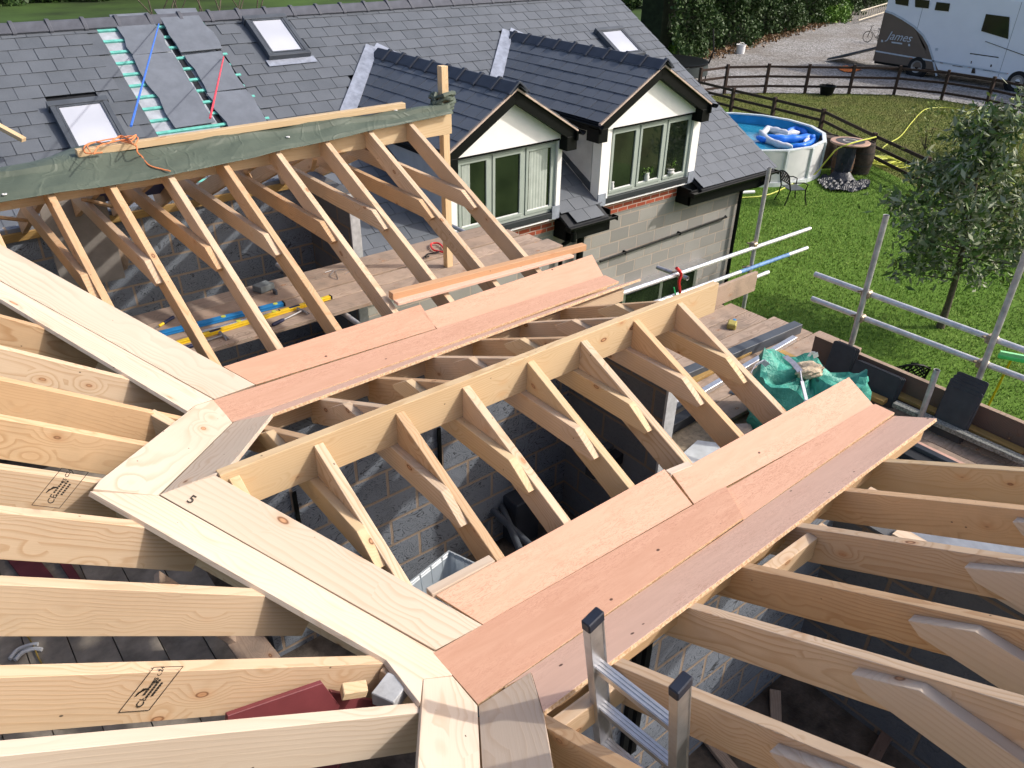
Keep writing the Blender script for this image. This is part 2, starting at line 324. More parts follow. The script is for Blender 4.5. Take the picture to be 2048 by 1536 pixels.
# ground materials
k=N('lawn',.9,.1); c=k.co(); n1=k.noise(c,.5,5,.6); n2=k.noise(c,14.,4,.7)
sp=k.n('SeparateXYZ'); k.l(c,sp.inputs[0])
c1=k.mix(k.ramp(n1,[(.35,0.),(.65,1.)]),(.085,.17,.02),(.125,.22,.035)); c1=k.mix(k.ramp(n2,[(.4,0.),(.75,.6)]),c1,(.03,.065,.01)); k.col(c1); k.bump(n2,.8,.05); LAWN=k.m
def blade(name,a,b,d):
    k=N(name,.7,.2); g=k.n('NewGeometry').outputs['Random Per Island']; n1=k.noise(k.co(),.45,4,.6); c1=k.mix(g,a,b); c1=k.mix(k.ramp(n1,[(.35,0.),(.68,.75)]),c1,d)
    k.b.inputs['Transmission Weight'].default_value=0; k.col(c1)
    return k.m
GRASS=blade('lawn_blades',(.12,.225,.028),(.215,.345,.06),(.235,.31,.075)); GRASS2=blade('paddock_blades',(.13,.18,.035),(.26,.30,.075),(.20,.155,.065))
k=N('paddock',.95,.1); c=k.co(); n1=k.noise(c,1.2,5,.65); k.col(k.ramp(n1,[(.35,(.10,.125,.03)),(.6,(.14,.15,.045)),(.75,(.13,.10,.05))])); k.bump(k.noise(c,12,3),.8,.05); PADD=k.m
k=N('gravel',.9,.2); c=k.co(); v=k.vor(c,14.,'Color'); vd=k.vor(c,14.); sp=k.n('SeparateColor'); k.l(v,sp.inputs[0]); n1=k.noise(c,.35,5,.6)
c1=k.ramp(sp.outputs[0],[(.0,(.12,.115,.11)),(.5,(.25,.245,.24)),(1.,(.44,.43,.43))]); c1=k.mix(k.ramp(n1,[(.4,0.),(.65,.55)]),c1,(.15,.125,.10)); k.col(c1); k.bump(vd,.8,.03); GRAV=k.m
def foliage(name,a,b,d,tr=.0):
    k=N(name,.55,.3); g=k.n('NewGeometry').outputs['Random Per Island']; bf=k.n('NewGeometry').outputs['Backfacing']; n1=k.noise(k.co(),.7,3,.5)
    c1=k.mix(g,a,b); c1=k.mix(bf,c1,d); k.col(c1); return k.m
HEDGE=foliage('hedge_leaf',(.018,.045,.010),(.055,.10,.02),(.04,.08,.02)); BRIGHT=foliage('bright_leaf',(.07,.16,.015),(.15,.27,.03),(.1,.2,.03)); 
OAK=foliage('dark_green_leaf',(.06,.115,.028),(.14,.21,.065),(.27,.30,.19)); OAKY=foliage('young_yellow_leaf',(.16,.22,.03),(.28,.32,.07),(.2,.24,.06)); DEAD=foliage('dead_leaf',(.22,.12,.05),(.12,.07,.03),(.2,.12,.06))
BARK=plain('bark',(.10,.085,.06),.9,var=.4,sc=20,bump=.01)
# ================================================================== ground
GZ=-5.1
def sheet(name,pts,mat,kind='structure'):
    m=MB(); m.add(pts,[tuple(range(len(pts)))]); o=m.build(name,mat,fix=False); tag(o,kind=kind); return o
sheet('ground',[(-80,-80,GZ-.03),(220,-80,GZ-.03),(220,200,GZ-.03),(-80,200,GZ-.03)],PADD)
# edge of lawn / paddock along the curved fence
F1=[Z(x,y,GZ) for x,y in ((1395,196),(1448,188),(1529,186),(1609,187),(1697,188),(1787,190),(1882,200),(1971,215),(2060,237),(2150,262),(2260,300))]
F2=[Z(x,y,GZ) for x,y in ((1380,195),(1462,222),(1541,247),(1636,272),(1735,325),(1842,378),(1960,440),(2075,505),(2200,580))]
sheet('lawn',[(-12,-12,GZ),(16,-12,GZ)]+[p for p in reversed(F2)]+[(12,26,GZ),(-12,26,GZ)],LAWN)
m=MB(); n=len(F1); bl=[(p.x-.0,p.y,GZ+.004) for p in F1]
road=bl+[(60,-8,GZ+.004),(95,0,GZ+.004),(95,45,GZ+.004),(62,36.5,GZ+.004),(43.6,30.3,GZ+.004),(35.3,27.2,GZ+.004),(27,25,GZ+.004)]
sheet('gravel_drive',road,GRAV)
def inpoly(P,poly):
    x,y=P[:,0],P[:,1]; r=np.zeros(len(P),bool); j=len(poly)-1
    for i in range(len(poly)):
        xi,yi=poly[i][0],poly[i][1]; xj,yj=poly[j][0],poly[j][1]
        c=((yi>y)!=(yj>y))&(x<(xj-xi)*(y-yi)/(yj-yi+1e-9)+xi); r^=c; j=i
    return r
def inview(P,mar=40):
    d=P-np.array(C0); z=d@np.array(CF); u=1024+FPX*(d@np.array(CR))/z; v=768-FPX*(d@np.array(CU))/z
    return (z>0)&(u>-mar)&(u<2048+mar)&(v>-mar)&(v<1536+mar)
def grass(name,n,box,poly,mat,h,wd,label=None):
    P=np.c_[RNG.uniform(box[0],box[1],n),RNG.uniform(box[2],box[3],n),np.full(n,GZ)]
    P=P[inpoly(P,poly)]; P=P[inview(P,250)]
    P=P[~((P[:,0]<12.6)&(P[:,1]>5.9)&(P[:,1]<15))]; P=P[((P[:,0]-21.7)**2+(P[:,1]-12.75)**2)>2.75**2]
    k=len(P); a=RNG.uniform(0,6.28,k); dx=np.c_[np.cos(a),np.sin(a),np.zeros(k)]*(wd*RNG.uniform(.7,1.4,k))[:,None]
    t=np.c_[RNG.normal(0,.35*h,k),RNG.normal(0,.35*h,k),h*RNG.uniform(.5,1.3,k)]
    V=np.stack([P-dx,P+dx,P+t],1).reshape(-1,3); o=cards(name,V,mat,n=3); tag(o,label,'grass',kind='stuff'); return o
lawnp=[(9,-12)]+[(30,-12)]+[(p.x,p.y) for p in reversed(F2)]+[(12,26),(9,26)]
grass('lawn_grass',330000,(5,30,-10,22),lawnp,GRASS,.055,.010,'short bright green mown grass between the building and the rail fence')
padp=[(p.x,p.y) for p in F2]+[(p.x,p.y) for p in reversed(F1)]
grass('paddock_grass',260000,(15,42,-4,24),padp,GRASS2,.05,.013,'duller olive grass of the strip between the two rail fences')
# ================================================================== the unfinished extension
h,g1,g2,t,kk,L1,L2,LB,tC=.98886,.28126,.28665,.44168,.62129,3.69,3.67,3.44,.505
tm=t/kk; hb=-t*h; yA=h+g1; yC=-(h+g2); RO=-.021
NB=(0,-t,1);NBl=(0,t,1);NM=(tm,0,1);NA=(0,-t,1);cA=hb-t*yA;NC=(0,tC,1);cC=hb+tC*yC
onM=lambda x,y:on_plane(x,y,NM,0)
onB=lambda x,y:on_plane(x,y,NB,0)
onBl=lambda x,y:on_plane(x,y,NBl,0)
onA=lambda x,y:on_plane(x,y,NA,cA)
onC=lambda x,y:on_plane(x,y,NC,cC)
ext=thing('unfinished_extension','unfinished building extension with bare pine rafters, plywood valley gutters and blockwork walls','building',(0,0,-2.45))
bmain=lambda x,y:Vector((x,y,-tm*x+RO))
bB=lambda x,y:Vector((x,y,-t*abs(y)+RO)); bA=lambda x,y:Vector((x,y,cA+t*y+RO)); bC=lambda x,y:Vector((x,y,cC-tC*y+RO))
YR=3.28; ZR=cA+t*YR
# main slope rafters
for i,(y,mt) in enumerate(((-1.63,WOODP),(-1.245,WOODB),(-.995,WOODP),(-.61,WOODP),(-.21,WOODP),(.09,WOODP),(.52,WOODO),(.93,WOODO),(1.34,WOODP),(1.83,WOODO),(2.2,WOODP),(2.6,WOODO))):
    if yC<y<0: xe=min(-kk*y,.6)-.0
    elif y<=yC: xe=kk*h-kk*(yC-y)
    elif y<yA: xe=min(kk*y,.6)
    else: xe=kk*h-kk*(y-yA)
    xe=min(xe,.6)-.03
    if i==2: xe=.42
    if i==1: xe=.46
    if i==0: xe=.40
    timber('rafter',bmain(-1.75,y),bmain(xe,y),.047,.172,mt,ext,bevel=.002)
# trimmers of the main slope seen under the valley boards
def tb(name,a,b,w,d,mt=WOODP,**k): return timber(name,a,b,w,d,mt,ext,**k)
tb('trimmer',bmain(-.14,.085),bmain(.02,-.19),.045,.16,WOODP)
tb('trimmer',bmain(.22,.93),bmain(.43,.60),.045,.15,WOODP)
tb('valley_rafter',bmain(.39,-1.02)+Vector((0,0,-.01)),bmain(.50,-1.25)+Vector((0,0,-.01)),.045,.16,WOODP)
tb('valley_rafter',Vector((-.03,0,-.07)),Vector((.60,.98,hb-.06)),.047,.15,WOODP)
tb('valley_rafter',Vector((-.03,0,-.07)),Vector((.60,-.98,hb-.06)),.047,.15,WOODP)
tb('valley_rafter',Vector((.60,yA,hb-.06)),Vector((-.9,yA+1.5/kk,hb+1.5*tm-.06)),.047,.15,WOODP)
tb('valley_rafter',Vector((.60,yC,hb-.06)),Vector((-.9,yC-1.5/kk,hb+1.5*tm-.06)),.047,.15,WOODP)
# ridge beams
tb('ridge_beam',(.235,0,.0),(LB,0,.0),.047,.205,WOODD,label='near ridge beam, pale yellow pine, its far end sawn square and free')
tb('ridge_beam',(-1.6,YR,ZR),(3.69,YR,ZR),.047,.21,WOODD,label='far ridge beam half covered by the green tarpaulin')
# gable B rafters and collars
for i in range(9):
    x=3.08-.4*i+(.01 if i%2 else -.008); mt=(WOODP,WOODO,WOODP,WOODD)[i%4]
    ye=h+.06 if x>.62 else max(x/kk,.05)
    if x<.12: continue
    tb('rafter',bB(x,-.0235),bB(x,-ye),.045,.16,mt,c0=.07)
    tb('rafter',bB(x,.0235),bB(x,ye),.045,.16,(WOODO,WOODP)[i%2],c0=.07)
    if x>.9:
        zt=-.205; zb=-.325; ks=.45; kt=.60
        mm=MB().prism([(x-.0225,-kt,zb+.022),(x-.0225,-ks,zt),(x-.0225,ks,zt),(x-.0225,kt,zb+.022),(x-.0225,kt-.02,zb),(x-.0225,-kt+.02,zb)],(-.042,0,0))
    elif x>.6:
        mm=MB().prism([(x-.0225,-.6,-.303),(x-.0225,-.45,-.205),(x-.0225,.45,-.205),(x-.0225,.6,-.303),(x-.0225,.58,-.325),(x-.0225,-.58,-.325)],(-.042,0,0))
    else: continue
    M=frame((x-.04,0,(-.27)),(0,1,0),(0,0,1)); I=M.inverted(); me=bpy.data.meshes.new('collar_tie'); me.from_pydata([tuple(I@Vector(v)) for v in mm.v],[],mm.f); finish(me,.002); link('collar_tie',me,(WOODD,WOODP)[i%2],ext,M)
# gable A rafters and collars
XA=[3.23,2.82,2.40,1.97,1.54,1.13,.74,.36,-.03,-.43,-.85]
for i,x in enumerate(XA):
    mt=(WOODP,WOODP,WOODP,WOODP,WOODO,WOODP,WOODO,WOODO,WOODO,WOODO,WOODO)[i]
    ye=yA-.06 if x>.62 else yA+(.614-x)/kk
    tb('rafter',bA(x,YR-.0235),bA(x,ye),.046,.15,mt,c0=.06)
    tb('rafter',Vector((x,YR+.0235,ZR-t*.02)),Vector((x,5.25,ZR-t*(5.25-YR))),.046,.15,WOODO,c0=.06)
    zt=.03;zb=-.095; y0=2.39; y1=2.21; yl=2*YR
    mm=MB().prism([(x-.023,y1,zb+.03),(x-.023,y0,zt),(x-.023,yl-y0,zt),(x-.023,yl-y1,zb+.03),(x-.023,yl-y1-.03,zb),(x-.023,y1+.03,zb)],(-.043,0,0))
    M=frame((x-.045,YR,-.03),(0,1,0),(0,0,1)); I=M.inverted(); me=bpy.data.meshes.new('collar_tie'); me.from_pydata([tuple(I@Vector(v)) for v in mm.v],[],mm.f); finish(me,.002); link('collar_tie',me,(WOODP,WOODO)[i%2],ext,M)
tb('wall_plate',(-1.5,5.22,ZR-t*(5.22-YR)-.13),(3.0,5.22,ZR-t*(5.22-YR)-.13),.1,.075,WOODY)
for i in range(7): tb('lath',(-.6+.62*i,YR+.35,ZR-t*.35-.17),(-.25+.62*i,YR+1.2,ZR-t*1.2-.15),.04,.022,WOODO)
# gable C rafters and collars
for i,x in enumerate((3.07,2.69,2.28,1.87,1.515,1.085,.71,.33)):
    mt=(WOODD,WOODO,WOODP,WOODO,WOODP,WOODP,WOODO,WOODP)[i]
    ys=yC+.06 if x>.6 else yC-(.614-x)/kk
    tb('rafter',bC(x,ys),bC(x,-3.75),.047,.17,mt,bevel=.002)
    if i<6:
        mm=MB().prism([(x-.0235,-2.14,-.06),(x-.0235,-2.33,.055),(x-.0235,-4.3,.055),(x-.0235,-4.3,-.095),(x-.0235,-2.19,-.095)],(-.045,0,0))
        M=frame((x-.045,-3,0),(0,1,0),(0,0,1)); I=M.inverted(); me=bpy.data.meshes.new('collar_tie'); me.from_pydata([tuple(I@Vector(v)) for v in mm.v],[],mm.f); finish(me,.002); link('collar_tie',me,WOODB,ext,M)
tb('ridge_beam',(-.9,-3.8,cC+tC*3.8),(3.5,-3.8,cC+tC*3.8),.047,.2,WOODD)
# gutter bearers and noggings
tb('bearer',onB(858,1181)+Vector((0,0,-.003)),onB(984,1114)+Vector((0,0,-.003)),.045,.03,WOODB)
tb('bearer',onB(1336,943)+Vector((0,0,-.003)),onB(1380,925)+Vector((0,0,-.003)),.04,.03,WOODB)
tb('bearer',Vector((.7,yC-.17,hb+.085-RO*0-.03)),Vector((3.6,yC-.10,hb+.05-.03)),.045,.09,WOODO)
for x0,x1 in((.735,1.06),(1.89,2.255),(2.30,2.36),(2.71,2.78)):
    tb('nogging',bC(x0,-1.55)+Vector((0,0,-.03)),bC(x1,-1.55)+Vector((0,0,-.03)),.05,.12,WOODP)
for x0,x1 in((.72,1.05),): tb('nogging',bB(x0,1.02)+Vector((0,0,-.01)),bB(x1,1.02)+Vector((0,0,-.01)),.045,.09,WOODB)
tb('bearer',Vector((.75,.98,hb-.03)),Vector((3.72,1.04,hb-.06)),.045,.10,WOODP)
tb('bearer',Vector((.75,yA,hb-.03)),Vector((3.72,yA-.05,hb-.06)),.045,.10,WOODO)
tb('bearer',Vector((.75,-.98,hb-.03)),Vector((3.65,-1.05,hb-.06)),.045,.10,WOODO)
# valley boards (pale pine) round the zigzag
def px(fn,*q): return [fn(*a) for a in q]
d3=Vector((kk,-1,-t)); d2=Vector((kk,1,-t)); d1=Vector((-kk,1,t)); d4=Vector((-kk,-1,t)); xd=Vector((1,0,0))
VB=lambda pts,dr,lb=None,mt=WOODB:slab('valley_board',pts,.021,dr,mt,ext,lb)
VB(px(onM,(180,982),(772,1319),(841,1407),(846,1357),(905,1350),(870,1301),(318,991)),d3,'narrow pale board along the near valley, kinked at its lower end')
VB(px(onB,(319,989),(430,950),(965,1250),(871,1300)),d3,'broad pale board with swirling knots below the near ridge beam')
VB(px(onM,(847,1358),(905,1352),(955,1411),(962,1560),(967,1680),(826,1680)),d4,'pale board running out of the bottom edge of the view, left of its pair')
VB(px(onC,(957,1411),(1062,1346),(1086,1424),(1115,1600),(968,1680)),d4,'pale board running out of the bottom edge of the view, right of its pair')
VB(px(onM,(187,977),(200,960),(391,811),(428,799),(465,845),(317,990)),d2,'bright board slanting between the two valley corners')
VB(px(onBl,(466,845),(551,819),(476,912),(452,938))+[Vector((.235,.002,.0)),Vector((0.01,.002,0))],d2,'greyish board beside the bright slanting one')
VB(px(onM,(-250,424),(427,798),(391,810),(375,822),(0,597),(-250,446)),d1,'narrow lower board of the far left valley')
VB(px(onA,(-250,350),(0,488),(510,769),(429,798),(-250,423)),d1,'broad upper board of the far left valley')
# plywood gutters
def G(nm,pts,mt,lb=None):
    o=slab(nm,pts,.018,xd,mt,ext,lb,bevel=.001); o.data.materials.append(PLYE)
    for f in o.data.polygons:
        if abs(f.normal.z)<.6: f.material_index=1
    return o
def P3(x,y,z):return Vector((x,y,z))
dd1,dd2=.065,.083
zz1=hb-t*dd1; zz2=hb-t*dd2
e1=P3(L1,h+dd1,zz1);e1b=P3(L1,yA-dd1,zz1);e2=P3(L2,-h-dd2,zz2);e2b=P3(L2,yC+dd2,zz2)
q1=P3(kk*h,h,hb);q1b=P3(kk*h,yA,hb);q2=P3(kk*h,-h,hb);q2b=P3(kk*h,yC,hb)
lerp=lambda a,b,s:a+(b-a)*s
G('gutter_board',[q1b,e1b,e1,q1],PLY1,'flat plywood sole of the far gutter')
G('gutter_board',[q2,lerp(q2,e2,.56),lerp(q2b,e2b,.52),q2b],PLY2,'redder plywood sole nearest the camera')
G('gutter_board',[lerp(q2,e2,.5615),e2,e2b,lerp(q2b,e2b,.5215)],PLY1,'lighter plywood sole at the far end of the near gutter')
a=px(onA,(447,733),(841,609),(872,657),(511,769)); G('gutter_side_board',a,PLY2,'red brown plywood strip left of the joint in the far gutter')
e=onA(1184,509); G('gutter_side_board',[onA(843,624),e,e1b+Vector((0,0,.0)),onA(875,658)],PLY1,'lighter plywood strip right of the joint in the far gutter')
G('gutter_side_board',[q1+Vector((.0,0,0)),e1,onBl(1281,557),onBl(541,829)],PLY3)
G('gutter_side_board',px(onB,(872,1190),(1329,938),(1385,1009),(966,1249)),PLY1,'heavily veined plywood strip below the near rafters')
G('gutter_side_board',[onB(1345,949),onB(1698,754),e2,onB(1388,1008)],PLY1,'plywood strip at the far end of the near gutter')
G('gutter_side_board',[onC(1063,1346),q2b+Vector((.12,.0,.0)),lerp(q2b,e2b,.999),onC(1873,836),onC(1086,1422)],PLY3,'greyish pink plywood side of the near gutter')
_a=onB(372,1003)+Vector((0,0,.003)); _x=(onB(386,1011)-onB(372,1003)).normalized(); _n=Vector((0,t,1)).normalized(); _n=Vector((0,-t,1)).normalized(); _y=_n.cross(_x)
STAMPI=plain('pencil_mark',(.06,.05,.04),.8); text('carpenter_mark','5',.055,Matrix(((_x.x,_y.x,_n.x,_a.x),(_x.y,_y.y,_n.y,_a.y),(_x.z,_y.z,_n.z,_a.z),(0,0,0,1))),STAMPI,ext)
# grading stamps on rafter faces
BLKINK=plain('black_ink',(.03,.025,.02),.8)
def stamp(x,y,ang,yp):
    A=Y(x,y,yp); root=Vector((A.x,yp-.0262,A.z)); rd=Vector((-tm*0.0+.0,0,1)); 
    sl=Vector((1,0,-tm)).normalized(); upv=Vector((tm,0,1)).normalized()
    ax=(upv*math.cos(.25)+sl*math.sin(.25)); ay=(-sl)
    def loc(u,v): return root+ax*u+sl*v
    m=MB()
    def bar(u0,v0,u1,v1,wd=.0015):
        a=loc(u0,v0);b=loc(u1,v1);dv=(b-a); s=dv.cross(Vector((0,1,0))).normalized()*wd/2
        m.prism([a-s,b-s,b+s,a+s],(0,.0012,0))
    H=.15;W=.085
    for q in((0,0,H,0),(H,0,H,W),(H,W,0,W),(0,W,0,0)): bar(*q)
    for i in range(4): bar(.052+.004*i,.012,.078,.02+.004*i,.003)
    for i,(a,b) in enumerate(((.055,.10),(.045,.105),(.05,.095))):
        u=a
        while u<b: bar(u,.034+.013*i,u+.006,.034+.013*i,.006); u+=.008
    m.build('grading_stamp',BLKINK,ext,origin=root)
    for s,u,v,sz in(('CE',.012,.055,.028),('BS C24',.095,.042,.017)):
        o=loc(u,v); M=Matrix(((ax.x,ay.x,0,o.x),(0,0,-1,o.y-.0005),(ax.z,ay.z,0,o.z),(0,0,0,1))); text('grading_stamp',s,sz,M,BLKINK,ext)
stamp(60,1002,0,-.21); stamp(232,1412,0,-.995)
# walls
def wall(name,a,b,mat,label=None): return MB().box(a,b).build(name,mat,ext,label=label,origin=(0,0,-5.1))
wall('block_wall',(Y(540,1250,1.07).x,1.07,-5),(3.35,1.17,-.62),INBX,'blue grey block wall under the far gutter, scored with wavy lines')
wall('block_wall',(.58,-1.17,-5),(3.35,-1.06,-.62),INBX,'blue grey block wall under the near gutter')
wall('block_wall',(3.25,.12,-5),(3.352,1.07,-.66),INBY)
wall('lit_wall_end',(3.247,.10,-5),(3.355,.119,-.66),PIERM)  # thin facing on the wall end, its sunlight painted as paler block
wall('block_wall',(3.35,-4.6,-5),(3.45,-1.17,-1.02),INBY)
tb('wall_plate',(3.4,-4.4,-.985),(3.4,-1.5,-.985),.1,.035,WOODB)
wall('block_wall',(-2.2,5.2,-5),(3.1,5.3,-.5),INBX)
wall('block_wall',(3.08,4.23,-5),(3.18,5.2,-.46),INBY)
wall('lit_wall_end',(3.077,4.21,-5),(3.183,4.229,-.46),PIERM)  # same pale facing, light on the end face painted in
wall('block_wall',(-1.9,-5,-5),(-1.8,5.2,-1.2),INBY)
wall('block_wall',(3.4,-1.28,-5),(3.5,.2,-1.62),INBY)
MB().box((-2.2,-5,-2.65),(3.4,5.6,-2.45)).build('floor_slab',DIRT,ext,label='dusty inner floor')
for i in range(12):
    x=-2.35+.235*i; MB().box((x,-3.6+.1*(i%3),-2.2),(x+.228,3.9,-2.16+.006*(i%2))).build('floor_board',CONC,ext,origin=(x,0,-2.16))
tb('strut',(.42,.95,-2.0),(.05,1.05,-1.35),.2,.04,WOODG)
def strap(x,y,y2,z2=None):
    a=Y(x,y,1.05); return MB().box((a.x-.013,1.045,a.z-.55),(a.x+.013,1.06,a.z)).build('wall_strap',BLACKP,ext,origin=tuple(a))
strap(878,857,0); strap(588,985,0)
a=Y(1300,1270,-1.19); MB().box((a.x-.02,-1.2,a.z-.9),(a.x+.02,-1.175,a.z+.3)).build('wall_strap',BLACKP,ext,origin=tuple(a))
a=Y(1262,1400,-1.19); MB().box((a.x-.02,-1.2,a.z-.9),(a.x+.02,-1.175,a.z+.5)).build('wall_strap',BLACKP,ext,origin=tuple(a))
# ================================================================== loose things in and on the extension
# tarp over the far ridge
def tarp():
    nx,ny=150,26; vs=[];fs=[]
    near=[(-1.6,3.02),(0,3.05),(1.1,3.03),(2.35,3.12),(3.3,3.19),(3.66,3.2)]
    rr=np.random.default_rng(3); ph=rr.uniform(0,6,12)
    for i in range(nx+1):
        x=-1.6+5.27*i/nx; yn=np.interp(x,[a for a,_ in near],[b for _,b in near])
        yf=3.62+.05*math.sin(x*1.3); yf+=.10*math.exp(-((x-1.05)/.35)**2)+.07*math.exp(-((x-1.95)/.3)**2)
        yf-=.17; yf+=.22*math.exp(-((x-.85)/.38)**4)+.16*math.exp(-((x-1.98)/.16)**2)
        if x>3.3: yf-=(x-3.3)*.2
        for j in range(ny+1):
            s=j/ny
            if s<.55: y=yn+(3.25-yn)*s/.55; z=cA+t*y+.012
            else:
                q=(s-.55)/.45; y=3.25+(yf-3.25)*q; z=ZR+.03+.02*math.sin(q*3.1)-.03*q
            if s<.55: z=min(z,ZR+.03)
            wv=.008*math.sin(x*7+ph[0]+y*14)+.004*math.sin(x*17+ph[1]-y*25)+.003*abs(math.sin(x*5+y*20+ph[2]))
            z+=wv*(.4+.6*math.sin(math.pi*min(s,1)))+.006
            if s<.1: z-=.01
            z=max(z, (cA+t*y+.004) if y<3.25 else ZR+.004)
            vs.append((x,y,z))
    for i in range(nx):
        for j in range(ny):
            a=i*(ny+1)+j; fs.append((a,a+1,a+ny+2,a+ny+1))
    m=MB().add(vs,fs); o=m.build('tarpaulin',TARP,smooth=True); md=o.modifiers.new('t','SOLIDIFY'); md.thickness=.003; md.offset=1
    tag(o,'long dull green tarpaulin draped over the far ridge beam','tarpaulin')
    for x,y in((12,398),(577,282),(792,228)):
        c=onA(x,y)+Vector((0,0,.03)); mm=MB().lathe(c,[(.008,0),(.008,.004),(.015,.004),(.015,0)],14); mm.build('eyelet',WHITE,o)
    # bunched corner round the post
    m=MB(); c=Vector((3.68,3.38,.47))
    for k2 in range(5):
        pts=[c+Vector((.10*math.cos(a)+rr.normal(0,.014),.08*math.sin(a)+rr.normal(0,.012),.03*k2-.03+rr.normal(0,.014))) for a in np.linspace(0,6.28,14)]
        m.tube(pts,[.014+rr.uniform(0,.010) for _ in pts],7)
    m.build('bunched_corner',TARP,o,smooth=True)
tarp()
p=thing('timber_post','upright pine post rising beside the end of the tarpaulin','post',(3.70,3.43,-1.1)); timber('shaft',(3.70,3.43,-1.1),(3.70,3.43,.80),.07,.07,WOODD,p,up=(0,1,0))
o=timber('timber_batten',Vector((.62,3.33,ZR+.095)),Vector((3.26,3.36,ZR+.095)),.062,.048,WOODD,None); tag(o,'long pine batten lying on top of the green tarpaulin','timber batten')
def rope(name,pts,r,mat,label,cat,parent=None,seg=6,group=None):
    pts=[Vector(q) for q in pts]; out=[]
    n=len(pts)
    for i in range(n-1):
        p0=pts[max(i-1,0)];p1=pts[i];p2=pts[i+1];p3=pts[min(i+2,n-1)]
        for s in range(6):
            u=s/6; out.append(.5*((2*p1)+(p2-p0)*u+(2*p0-5*p1+4*p2-p3)*u*u+(3*p1-p0-3*p2+p3)*u**3))
    out.append(pts[-1]); o=MB().tube(out,r,seg).build(name,mat,parent,smooth=True)
    if parent is None: tag(o,label,cat,group)
    return o
zr=ZR+.11
rp=[Z(x,y,zz) for x,y,zz in((205,305,zr-.04),(172,306,zr-.03),(170,292,zr),(190,284,zr+.01),(215,287,zr+.01),(240,272,zr+.02),(258,277,zr+.02),(272,270,zr+.02),(262,282,zr),(240,281,zr),(270,290,zr-.01),(275,305,zr-.05))]
rp+= [onA(x,y)+Vector((0,0,.035)) for x,y in((285,322),(300,340),(325,348),(343,352))]
rope('rope',rp,.0055,ORG,'frayed orange rope knotted round the near end of the tarpaulin batten','rope')
rp=[Z(x,y,zr+.01) for x,y in((180,303),(176,290),(205,281),(235,276),(262,272),(276,276),(268,290),(255,279),(225,284),(198,292),(188,308))]
rope('rope',rp,.0045,ORG,'second loose turn of orange rope lying on the tarpaulin','rope')
# timber lengths resting on the plywood
def onAh(x,y,dz): return onA(x,y)+Vector((0,0,dz))
o=timber('timber_batten',onAh(782,598,.05),onAh(1168,499,.05),.06,.05,WOODS,None); tag(o,'orange brown treated timber length lying across the lower rafter ends','timber batten')
o=timber('plywood_strip',onAh(792,611,.03),onAh(1143,515,.03),.062,.022,PLY3,None); tag(o,'narrow pink plywood strip beside the orange treated timber','plywood strip')
# far platform of scaffold boards
PZ=-1.1
bd=[(3.13,3.38,-.6,5.02),(3.40,3.63,-.2,4.95),(3.655,3.88,-.7,4.85),(3.90,4.13,-.3,4.78)]
for i,(a,b,x0,x1) in enumerate(bd):
    o=MB().box((x0,a,PZ-.038),(x1,b,PZ-(.004 if i%2 else 0))).build('scaffold_board',WOODG,bevel=.003,origin=(x0,a,PZ))
    tag(o,['nearest','second from nearest','third from nearest','farthest'][i]+' of the four weathered scaffold boards laid under the far rafters','scaffold board','scaffold boards under the far rafters')
for x in(.3,2.4,4.5):
    o=MB().tube([(x,2.9,PZ-.065),(x,4.6,PZ-.065)],.024,12).build('scaffold_tube',GALV,smooth=True); tag(o,'steel tube carrying the weathered boards, '+{.3:'left one',2.4:'middle one',4.5:'right one'}[x],'scaffold tube','tubes under the board platform')
o=timber('timber_offcut',Z(922,492,PZ+.3),onA(985,548)+Vector((0,.15,-.1)),.09,.025,WOODP,None); tag(o,'pale board leaning behind the second far rafter from the end','timber offcut')
# hand tools on the boards
def level(name,q0,q1,w,hh,mat,label,vials=2,z=PZ,handle=True):
    a=Z(*q0,z+.001);b=Z(*q1,z+.001); L=(b-a).length; r=thing(name,label,'spirit level',tuple(a),'levels and hand tools on the boards')
    M=frame(a,b-a,(0,0,1)); m=MB(); m.box((0,-w/2,0),(L,w/2,hh*.3)); m.box((0,-w/2+.004,hh*.3),(L,w/2-.004,hh*.7)); m.box((0,-w/2,hh*.7),(L,w/2,hh))
    me=bpy.data.meshes.new('body'); me.from_pydata(m.v,[],m.f); finish(me,.002); link('body',me,mat,r,M)
    for e in(-.004,L-.01):
        me=bpy.data.meshes.new('end_cap'); mm=MB().box((e,-w/2-.001,0),(e+.014,w/2+.001,hh+.001)); me.from_pydata(mm.v,[],mm.f); link('end_cap',me,BLACKP,r,M)
    for s in([.5,.93,.1][:vials]):
        me=bpy.data.meshes.new('vial'); mm=MB().lathe((L*s,0,hh+.0015),[(.0,.002),(.021,.002),(.021,-.004)],16); me.from_pydata(mm.v,[],mm.f); link('vial',me,HOSE,r,M)
    if handle:
        for s in(.25,.75):
            me=bpy.data.meshes.new('hand_slot'); mm=MB().box((L*s-.05,-.016,hh-.001),(L*s+.05,.016,hh+.0015)); me.from_pydata(mm.v,[],mm.f); finish(me,.0007); link('hand_slot',me,NAVY,r,M)
level('spirit_level',(318,672),(568,610),.062,.032,BLUE,'long blue spirit level lying along the boards')
level('spirit_level',(345,693),(662,597),.045,.03,YEL,'yellow spirit level half hidden beneath the rafters')
level('spirit_level',(392,672),(560,626),.03,.03,ALU,'slim bare aluminium spirit level beside the blue one',2,handle=False)
